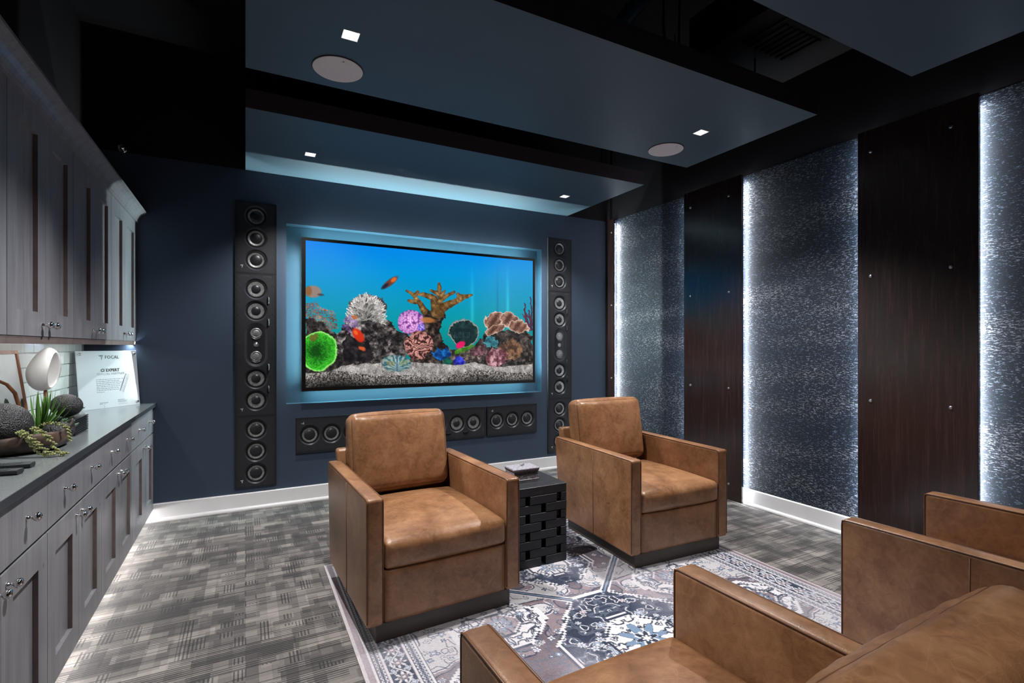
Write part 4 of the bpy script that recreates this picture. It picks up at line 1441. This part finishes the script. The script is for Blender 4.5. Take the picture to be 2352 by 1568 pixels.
for k in range(60):
    az = g.uniform(0, 2 * PI)
    el = g.uniform(0.15, 1.28) if k > 8 else g.uniform(0.0, 0.4)
    dv = Vector((math.sin(el) * math.cos(az) * 0.9 + 0.24, math.sin(el) * math.sin(az), math.cos(el) + 0.1)).normalized()
    if dv.z < 0.12: dv.z = 0.14
    if dv.dot(Vector((-0.45, -0.80, 0.40)).normalized()) > 0.55: continue
    o = obj('leaf', BL[k % 3], t, (dv.x * 0.012, dv.y * 0.012, 0.03 + dv.z * 0.008))
    o.rotation_euler = dv.to_track_quat('Z', 'Y').to_euler()
    sc = g.uniform(0.9, 1.3); o.scale = (sc, sc, sc)
m = M(); m.smooth = True; m.lathe([(0.02, -0.012), (0.024, 0.01), (0.014, 0.035), (0.0001, 0.04)], 14); m.build('crown', 'leaf_green', t)

t = thing('finger_succulent', 'small blue-green finger-leafed succulent beside the ribbed box', 'plant', (-0.752, 3.052, 0.957))
m = M(); m.smooth = True
m.lathe([(0.0001, 0.0), (0.005, 0.008), (0.0065, 0.03), (0.0055, 0.05), (0.0001, 0.060)], 8, cap=False)
fing = m.mesh('leaf', 'leaf_blue')
for k in range(26):
    az, el = g.uniform(0, 2 * PI), g.uniform(0.1, 1.1)
    dv = Vector((math.sin(el) * math.cos(az), math.sin(el) * math.sin(az), math.cos(el)))
    o = obj('leaf', fing, t, (dv.x * 0.01, dv.y * 0.01, 0.012 + dv.z * 0.006))
    o.rotation_euler = dv.to_track_quat('Z', 'Y').to_euler()
    sc = g.uniform(0.75, 1.15); o.scale = (sc, sc, sc)
m = M(); m.smooth = True; m.lathe([(0.016, -0.012), (0.018, 0.01), (0.008, 0.024), (0.0001, 0.026)], 12); m.build('crown', 'leaf_blue', t)

# trailing succulents over the rim
def bead(m, c, d, l_, r_):
    c, d = Vector(c), Vector(d).normalized()
    a = d.cross(Vector((0.3, 0.2, 1))).normalized(); b_ = d.cross(a)
    rings = [(0.0, 0.12), (0.2, 0.75), (0.55, 1.0), (0.85, 0.6), (1.0, 0.08)]
    vs, fs = [], []
    for f, k in rings:
        for j in range(6):
            q = 2 * PI * j / 6
            p = c + d * (l_ * f) + (a * math.cos(q) + b_ * math.sin(q)) * (r_ * k)
            vs.append(tuple(p))
    for i in range(len(rings) - 1):
        for j in range(6):
            fs.append((i * 6 + j, i * 6 + (j + 1) % 6, (i + 1) * 6 + (j + 1) % 6, (i + 1) * 6 + j))
    fs += [tuple(range(5, -1, -1)), tuple(24 + j for j in range(6))]
    m.add(vs, fs)
def spline(pts, n):
    P_ = [Vector(p) for p in pts]
    P_ = [P_[0] * 2 - P_[1]] + P_ + [P_[-1] * 2 - P_[-2]]
    out = []
    segs = len(P_) - 3
    for i in range(n + 1):
        f = i / n * segs
        k = min(int(f), segs - 1); u = f - k
        a, b_, c, d_ = P_[k:k + 4]
        out.append(0.5 * ((2 * b_) + (c - a) * u + (2 * a - 5 * b_ + 4 * c - d_) * u * u + (3 * b_ - a - 3 * c + d_) * u ** 3))
    return out
t = thing('trailing_succulent', 'olive green beaded succulent trailing over the rim of the log bowl', 'plant', (-0.80, 2.74, ZC))
SPR = [([(-0.815, 2.735, 1.016), (-0.80, 2.70, 1.024), (-0.767, 2.674, 0.998), (-0.75, 2.668, 0.975), (-0.732, 2.662, 0.948), (-0.712, 2.655, 0.936), (-0.70, 2.65, 0.935)], 0.011),
       ([(-0.805, 2.75, 1.018), (-0.792, 2.71, 1.025), (-0.762, 2.672, 1.014), (-0.742, 2.665, 0.992), (-0.727, 2.66, 0.977), (-0.706, 2.655, 0.953), (-0.682, 2.645, 0.936)], 0.014),
       ([(-0.785, 2.78, 1.022), (-0.757, 2.72, 1.036), (-0.728, 2.682, 1.026), (-0.708, 2.676, 1.009), (-0.687, 2.668, 0.976), (-0.672, 2.662, 0.948), (-0.660, 2.655, 0.936), (-0.645, 2.65, 0.936)], 0.015),
       ([(-0.785, 2.85, 1.026), (-0.745, 2.84, 1.040), (-0.700, 2.82, 1.034), (-0.676, 2.81, 1.018), (-0.668, 2.80, 0.995), (-0.664, 2.795, 0.97)], 0.011)]
for pts, bl_ in SPR:
    loc = t.location
    sp = spline([Vector(p) - loc for p in pts], 30)
    m = M(); m.smooth = True; m.tube(sp, 0.0022, 6)
    st = m.build('stem', 'bead_green', t)
    m = M(); m.smooth = True
    for i in range(1, len(sp)):
        d_ = (sp[min(i + 1, len(sp) - 1)] - sp[i - 1]).normalized()
        sd = d_.cross(Vector((0, -0.8, 0.6))).normalized()
        up = sd.cross(d_).normalized()
        for ang in (0.3, 3.2):
            q = ang + i * 0.9
            dd = (sd * math.cos(q) + up * math.sin(q)) * 0.9 + d_ * 0.75
            if dd.y > 0.3: continue
            e_ = sp[i] + dd.normalized() * bl_
            if e_.z < 0.003: dd.z = abs(dd.z) * 0.2
            bead(m, sp[i], dd, bl_ * g.uniform(0.85, 1.15), bl_ * 0.34)
    stuff(m.build('leaves', 'bead_green', st))

# two remote controls
def remote(loc, rz, label):
    t = thing('remote_control', label, 'remote control', loc, rz, 'remote controls on the counter')
    m = M()
    m.prism([(-0.021, 0.006), (-0.014, 0.0), (0.014, 0.0), (0.021, 0.006), (0.021, 0.015), (0.0185, 0.018), (-0.0185, 0.018), (-0.021, 0.015)], 'x', -0.10, 0.078)
    m.build('case', 'plastic_black', t, bevel=0.001, bseg=1)
    m = M()
    for i in range(12):
        for j in range(3):
            x, y = -0.092 + i * 0.0122, -0.0115 + j * 0.0115
            m.box(x - 0.004, x + 0.004, y - 0.0036, y + 0.0036, 0.0178, 0.0195)
    stuff(m.build('keys', 'plastic_key', t))
    return t
remote((-0.768, 2.468, ZC), R(-4), 'dark remote control lying closer to the log bowl')
remote((-0.768, 2.362, ZC), R(-9), 'dark remote control lying closer to the counter edge')

# ------------------------------------------------------------------ rug
RX0, RX1, RY0, RY1 = 0.437, 2.880, 0.27, 3.32
def rug_image(nx, ny):
    """pattern of the rug, drawn once for a quarter and mirrored"""
    w, l_ = RX1 - RX0, RY1 - RY0
    qx, qy = (nx + 1) // 2, (ny + 1) // 2
    mx, my = np.meshgrid(np.linspace(0, w / 2, qx), np.linspace(0, l_ / 2, qy))    # distance from the centre lines
    sh = (qy, qx)
    px = (w / 2) / (qx - 1)
    cx, cy = w / 2, l_ / 2
    d = np.minimum(cx - mx, cy - my)
    navy, ivory, mauve, slate, blue, taupe = (np.array(c, float) for c in ((52, 60, 79), (218, 216, 222), (140, 126, 134), (88, 96, 114), (118, 140, 168), (108, 96, 104)))
    I = np.zeros(sh + (3,))
    def setc(mask, c): I[mask] = c
    N1, N2, N3 = fractal(sh, 0.16 / px, 301, 2), fractal(sh, 0.07 / px, 311, 2), fractal(sh, 0.035 / px, 321, 2)
    g = np.random.default_rng(12)
    def flower(x, y, r, n, ph, c1, c2, c3, only=None):
        i0, i1 = max(int((y - 1.5 * r) / px), 0), min(int((y + 1.5 * r) / px) + 2, qy)
        j0, j1 = max(int((x - 1.5 * r) / px), 0), min(int((x + 1.5 * r) / px) + 2, qx)
        if i1 <= i0 or j1 <= j0: return
        X, Y = mx[i0:i1, j0:j1] - x, my[i0:i1, j0:j1] - y
        rr, th = np.hypot(X, Y), np.arctan2(Y, X)
        rad = r * (0.72 + 0.28 * np.cos(n * th + ph))
        W = I[i0:i1, j0:j1]
        ok = np.ones(rr.shape, bool) if only is None else only[i0:i1, j0:j1]
        W[(rr < rad + 0.0045) & ok] = c3
        W[(rr < rad) & ok] = c1
        W[(rr < rad * 0.45) & ok] = c2
    def lines(F, levels, wd, c, mask):
        gy_, gx_ = np.gradient(F, px)
        gm = np.hypot(gx_, gy_) + 1e-6
        for lv in levels:
            setc(mask & (np.abs(F - lv) / gm < wd), c)
    # ground
    I[:] = mauve
    setc(N1 > 0.56, taupe)
    setc(N1 < 0.40, ivory * 0.9)
    field = d > 0.25
    lines(N1, (0.40, 0.56), 0.0045, navy, field); lines(N1, (0.43,), 0.003, ivory, field)
    lines(N2, (0.46, 0.56), 0.0028, slate, field & (N1 > 0.40))
    lines(N2, (0.5,), 0.0022, navy, field & (N1 < 0.40))
    for k in range(330):
        x, y, r = g.random() * cx, g.random() * cy, g.uniform(0.008, 0.021)
        c1, c2, c3 = ((ivory, blue, navy), (ivory, slate, slate), (blue, ivory, navy), (slate, ivory, ivory), (navy, blue, ivory))[g.integers(5)]
        flower(x, y, r, int(g.integers(4, 9)), g.random() * 6, c1, c2, c3)
    # medallions with stepped outlines
    q = 0.014
    def medallion(ax, ay, rx, ry, kind, n_fl):
        sx_, sy_ = np.round((mx - ax) / q) * q, np.round((my - ay) / q) * q
        r1 = np.abs(sx_) / rx + np.abs(sy_) / ry
        r2 = np.maximum(np.abs(sx_) / (rx * 0.78), np.abs(sy_) / (ry * 0.78))
        r_ = np.maximum(r1, r2)
        k = min(rx, ry)
        ins = r_ < 1
        setc(r_ < 1 + 0.030 / k, ivory); setc(r_ < 1 + 0.021 / k, navy); setc(r_ < 1 + 0.014 / k, ivory)
        base, alt = ((navy, ivory), (ivory, navy), (mauve, ivory))[kind]
        setc(ins, base)
        lines(N2, (0.44, 0.52, 0.60), 0.0036, alt if kind != 0 else slate, ins)
        lines(N3, (0.5,), 0.0024, slate if kind else ivory, ins & (N2 > 0.5))
        for _ in range(n_fl):
            x, y = ax + g.uniform(-1, 1) * rx * 0.8, ay + g.uniform(-1, 1) * ry * 0.8
            c1, c2, c3 = ((ivory, blue, slate), (blue, ivory, ivory), (mauve, ivory, ivory)) [g.integers(3)] if kind == 0 else ((navy, blue, slate), (blue, ivory, navy), (slate, ivory, navy))[g.integers(3)]
            flower(x, y, g.uniform(0.010, 0.024), int(g.integers(5, 9)), g.random() * 6, c1, c2, c3, ins & (r_ < 0.93))
        inn = 0.46
        setc(r_ < inn + 0.020 / k, ivory if kind != 1 else navy); setc(r_ < inn + 0.010 / k, navy if kind != 1 else ivory)
        setc(r_ < inn, (ivory, mauve, ivory)[kind])
        lines(N3, (0.45, 0.53), 0.003, navy, r_ < inn * 0.95)
        flower(ax, ay, k * 0.26, 8, 0.4, blue, ivory, navy); flower(ax, ay, k * 0.12, 6, 0.0, navy, ivory, ivory)
    medallion(0.0, 0.0, 0.50, 0.58, 0, 60)
    medallion(0.0, 0.86, 0.34, 0.27, 0, 30)
    medallion(0.56, 0.42, 0.28, 0.25, 1, 26)
    medallion(0.34, 1.16, 0.19, 0.13, 1, 14)
    medallion(0.80, 0.98, 0.19, 0.21, 2, 16)
    medallion(0.82, 0.0, 0.20, 0.22, 1, 16)
    # broad bands that tie the medallions together
    bnd = np.abs(np.round((my - 0.62 - (mx - 0.28) * 0.95) / q) * q)
    t_ = (mx > 0.10) & (mx < 0.80) & (bnd < 0.034) & field & (my > 0.45)
    setc(t_, ivory); setc(t_ & (bnd < 0.024), navy); setc(t_ & (bnd < 0.010), blue)
    # borders
    setc(d < 0.25, mauve)
    along = np.where(cx - mx < cy - my, my, mx)
    def stripe(a, b_, c): setc((d >= a) & (d < b_), c)
    for a in (0.245, 0.196, 0.088, 0.042):
        stripe(a - 0.0055, a + 0.0055, ivory); stripe(a + 0.0055, a + 0.0085, navy)
    for lo, hi, per in ((0.204, 0.238, 0.046), (0.051, 0.081, 0.046)):
        stripe(lo, hi, slate)
        mid = (lo + hi) / 2
        amp = (hi - lo) * 0.40
        zig = np.abs((d - mid) - amp * np.sin(along * 2 * PI / per))
        zig2 = np.abs((d - mid) + amp * np.sin(along * 2 * PI / per))
        ok = (d >= lo) & (d < hi)
        setc(ok & ((zig < 0.0034) | (zig2 < 0.0034)), ivory)
        setc(ok & (np.hypot(((along + per / 4) % (per / 2)) - per / 4, d - mid) < 0.0045), navy)
    mb = (d >= 0.094) & (d < 0.190)
    setc(mb, navy)
    lines(N2, (0.5,), 0.004, slate, mb)
    mid, per = 0.142, 0.205
    vine = np.abs((d - mid) - 0.030 * np.sin(along * 2 * PI / per))
    setc(mb & (vine < 0.0048), ivory)
    for a in np.arange(per / 4, max(cx, cy) + per, per / 2):
        for side in (0, 1):
            x, y = (cx - mid, a) if side == 0 else (a, cy - mid)
            if (side == 0 and a > cy - 0.13) or (side == 1 and a > cx - 0.13): continue
            flower(x, y, 0.040, 8, 0.3, ivory, slate, slate, mb); flower(x, y, 0.022, 6, 0.0, mauve, ivory, navy, mb)
            for s1 in (-1, 1):
                if side == 0: flower(x + s1 * 0.03, y + 0.05 * s1, 0.015, 4, 0.7, blue, ivory, ivory, mb)
                else: flower(x + 0.05 * s1, y + s1 * 0.03, 0.015, 4, 0.7, blue, ivory, ivory, mb)
    flower(cx - mid, cy - mid, 0.042, 8, 0.3, ivory, blue, slate, mb)
    stripe(0.0, 0.036, mauve); stripe(0.0, 0.009, np.array((196, 190, 194)))
    # unfold, then wear and thread grain (not mirrored)
    F = np.concatenate([I[:, ::-1], I[:, 1:]], 1)
    F = np.concatenate([F[::-1], F[1:]], 0)[:ny, :nx]
    wear = fractal((ny, nx), 0.45 / px, 341)
    fade = np.clip((wear - 0.40) * 2.0, 0, 0.46)[..., None]
    F = F * (1 - fade) + np.array((190, 186, 194)) * fade
    gr = np.random.default_rng(9).random((ny, nx))
    F = F + (gr[..., None] - 0.5) * 22
    rows = (np.arange(ny) % 2)[:, None, None] * 8.0
    return np.clip(F - rows, 0, 255)
NXR, NYR = 721, 901
IMG = rug_image(NXR, NYR)
gx, gy = np.meshgrid(np.linspace(RX0, RX1, NXR), np.linspace(RY1, RY0, NYR))
P = np.stack([gx - RX0, gy - RY0, np.full_like(gx, 0.0085)], -1)
rug = thing('area_rug', 'patterned navy, ivory and mauve rug under the four leather armchairs', 'rug', (RX0, RY0, 0.0005))
obj('pile', picture_mesh('pile', P, IMG, 'rug_pile'), rug)
plain('rug_binding', s(186, 178, 182), 0.9, var=0.1, scale=40)
slab([-0.006, 0.0, RX1 - RX0, RX1 - RX0 + 0.006], [-0.006, 0.0, RY1 - RY0, RY1 - RY0 + 0.006], set(), 0.0, 0.0078).build('backing', 'rug_binding', rug, tidy=True)
ZR = 0.0095

# ------------------------------------------------------------------ leather armchairs
def armchair_parts(t, seed):
    W, AW = 0.4025, 0.080
    zb, za = 0.085, 0.667
    def yb(z): return 0.85 + 0.07 * (z - zb) / (za - zb)       # raked back
    # plinth
    m = M(); m.box(-W + 0.048, W - 0.048, 0.022, 0.80, 0.0, zb)
    m.build('plinth', 'plinth_wood', t, bevel=0.003, bseg=1)
    # arms
    for sg in (-1, 1):
        x0, x1 = sorted((sg * W, sg * (W - AW)))
        m = M()
        m.hexa([(x0, 0, zb), (x1, 0, zb), (x1, yb(zb), zb), (x0, yb(zb), zb), (x0, 0, za), (x1, 0, za), (x1, yb(za), za), (x0, yb(za), za)])
        a = m.build('arm', 'leather', t, bevel=0.016, bseg=4)
        e = 0.004
        for xx in (x0, x1):
            q = 1 if xx == x1 else -1
            m = M(); m.smooth = True
            m.tube([(xx - q * 0.0035, 0.0035, zb + 0.02), (xx - q * 0.0035, 0.0025, za - 0.025), (xx - q * 0.004, 0.004, za - 0.007), (xx - q * 0.004, 0.02, za - 0.0035), (xx - q * 0.004, yb(za) - 0.02, za - 0.0035)], 0.0032, 6)
            m.build('piping', 'piping_leather', a)
        # vertical panel seam on the outside
        xo = sg * (W + 0.0003)
        m = M(); m.smooth = True
        m.tube([(xo, 0.40, zb + 0.004), (xo, 0.405, za - 0.012)], 0.0022, 5)
        m.build('seam', 'piping_leather', a)
    # front rail under the seat
    f = pillow_fn(W - AW - 0.003, 0.30, 0.124, 0.012, (0.0, 0.004, 0.0))
    cushion(f, (10, 8, 8)).build('front_rail', 'leather', t, (0, 0.306, zb + 0.125), tidy=True)
    # back frame
    m = M()
    m.hexa([(-W + AW, 0.79, zb), (W - AW, 0.79, zb), (W - AW, yb(zb) - 0.002, zb), (-W + AW, yb(zb) - 0.002, zb),
            (-W + AW - 0.03, 0.885, 0.735), (W - AW + 0.03, 0.885, 0.735), (W - AW + 0.03, 0.962, 0.735), (-W + AW - 0.03, 0.962, 0.735)])
    m.build('back_frame', 'leather', t, bevel=0.018, bseg=3)
    # seat cushion
    sa, sb, sc_ = W - AW - 0.002, 0.375, 0.062
    fs_ = pillow_fn(sa, sb, sc_, 0.022, (0.0, 0.010, 0.044), 0.0)
    c = cushion(fs_, (22, 20, 6)).build('seat_cushion', 'leather', t, (0, sb - 0.004, 0.335 + sc_), tidy=True)
    for w in (-1, 1):
        pts = [fs_(u, -1, w) for u in np.linspace(-1, 1, 22)]
        m = M(); m.smooth = True
        m.tube([p + Vector((0, 0.0015, -0.0035 * w)) for p in pts], 0.003, 6); m.build('piping', 'piping_leather', c)
    # loose back cushion, leaning
    ba, bb, bc = 0.304, 0.076, 0.232
    fb = pillow_fn(ba, bb, bc, 0.046, (0.006, 0.034, 0.012), 0.0042, seed)
    c = cushion(fb, (34, 10, 26)).build('back_cushion', 'leather', t, (0, 0.806, 0.716), (R(-9), 0, 0), tidy=True)
    for v in (-1, 1):
        ring = [(u, 1) for u in np.linspace(-1, 1, 24)] + [(1, w) for w in np.linspace(1, -1, 18)[1:]] + [(u, -1) for u in np.linspace(1, -1, 24)[1:]] + [(-1, w) for w in np.linspace(-1, 1, 18)[1:-1]]
        m = M(); m.smooth = True
        pts = []
        for u, w in ring:
            p = fb(u, v * 0.999, w)
            p.y -= v * 0.001
            pts.append(p)
        m.tube(pts, 0.0028, 6, closed=True); m.build('piping', 'piping_leather', c)

def armchair(x, y, rz, label, seed):
    t = thing('armchair', label, 'armchair', (x, y, ZR), R(rz), 'tan leather armchairs')
    armchair_parts(t, seed)
    return t
armchair(0.8825, 2.332, 2.6, 'tan leather armchair facing away from the television, beside the side table and nearer the cabinets', 0.4)
armchair(2.464, 2.352, -2.4, 'tan leather armchair facing away from the television, beside the dark wood wall board', 1.7)
armchair(0.866, 1.164, 181.2, 'tan leather armchair facing the television, on the cabinet side', 2.9)
armchair(2.521, 1.20, 182.2, 'tan leather armchair facing the television, on the wallpaper side', 4.1)

# ------------------------------------------------------------------ woven block side table
TX0, TX1, TY0, TY1 = 1.470, 1.812, 2.692, 3.034
st = thing('side_table', 'black side table of stacked wood blocks between the two armchairs', 'side table', ((TX0 + TX1) / 2, (TY0 + TY1) / 2, ZR))
hw = (TX1 - TX0) / 2
RH = 0.493 / 9
bx('top', -hw, hw, -hw, hw, RH * 8, RH * 9, 'black_wood', st, 0.003, 1)
bx('core', -hw + 0.05, hw - 0.05, -hw + 0.05, hw - 0.05, 0.0, RH * 8, 'rubber', st)
blk = {}
def block(a, b_, row, side):
    ln = round(b_ - a, 3)
    if ln not in blk:
        blk[ln] = M().box(-ln / 2 + 0.0008, ln / 2 - 0.0008, 0, 0.032, 0.0008, RH - 0.0012).mesh('block', 'black_wood', bevel=0.0022, bseg=1)
    o = obj('block', blk[ln], st)
    mid = (a + b_) / 2
    z = row * RH
    dp = -hw - random.uniform(-0.0015, 0.0015)
    o.rotation_euler = (0, random.uniform(-0.006, 0.006), side * PI / 2)
    c, s_ = math.cos(side * PI / 2), math.sin(side * PI / 2)
    o.location = (c * mid - s_ * dp, s_ * mid + c * dp, z)
for row in range(8):
    outer = row % 2 == 1
    for side in range(4):
        e = hw - (0.033 if side % 2 else 0.0)
        if outer:
            for a, b_ in ((-e, -0.128), (-0.098, 0.098), (0.128, e)):
                block(a, b_, row, side)
        else:
            for a, b_ in ((-e, -0.015), (0.015, e)):
                block(a, b_, row, side)

# grey wicker box
wk = thing('wicker_box', 'small grey wicker box with a lid on the black side table', 'box', (1.61, 2.915, ZR + 0.4935))
bw, bd_, bh = 0.091, 0.062, 0.062
bx('inner_box', -bw + 0.006, bw - 0.006, -bd_ + 0.006, bd_ - 0.006, 0.0, bh, 'rubber', wk)
m = M()
nst = 14
for side in range(4):
    L_, D_ = (bw, bd_) if side % 2 == 0 else (bd_, bw)
    c, s_ = math.cos(side * PI / 2), math.sin(side * PI / 2)
    k = int(nst * L_ / bw)
    for r_ in range(8):
        z = 0.004 + r_ * 0.0074
        pts = []
        for i in range(k * 2 + 1):
            u = -L_ + i * L_ / k
            o_ = (0.0022 if (i // 1 + r_) % 2 else -0.0012) if i % 1 == 0 else 0
            x, y = u, -D_ + 0.004 - o_
            pts.append((c * x - s_ * y, s_ * x + c * y, z))
        m.tube(pts, 0.0031, 5)
stuff(m.build('woven_sides', 'grey_wicker', wk))
m = M(); m.smooth = True
for z in (0.003, bh):
    m.tube([(-bw, -bd_, z), (bw, -bd_, z), (bw, bd_, z), (-bw, bd_, z)], 0.0042, 6, closed=True)
m.build('rim', 'grey_wicker', wk)
f = pillow_fn(bw + 0.006, bd_ + 0.006, 0.007, 0.006, (0, 0, 0.003))
lid = cushion(f, (16, 12, 3)).build('lid', 'grey_lid', wk, (0, 0, bh + 0.009), tidy=True)
m = M(); m.smooth = True; m.tube([(-0.015, 0, 0.018), (0.015, 0, 0.018)], 0.0042, 8); m.build('toggle', 'steel', lid)
m = M(); m.smooth = True; m.tube([(0, 0, 0.006), (0, 0, 0.018)], 0.0025, 6); m.build('toggle_loop', 'grey_wicker', lid)
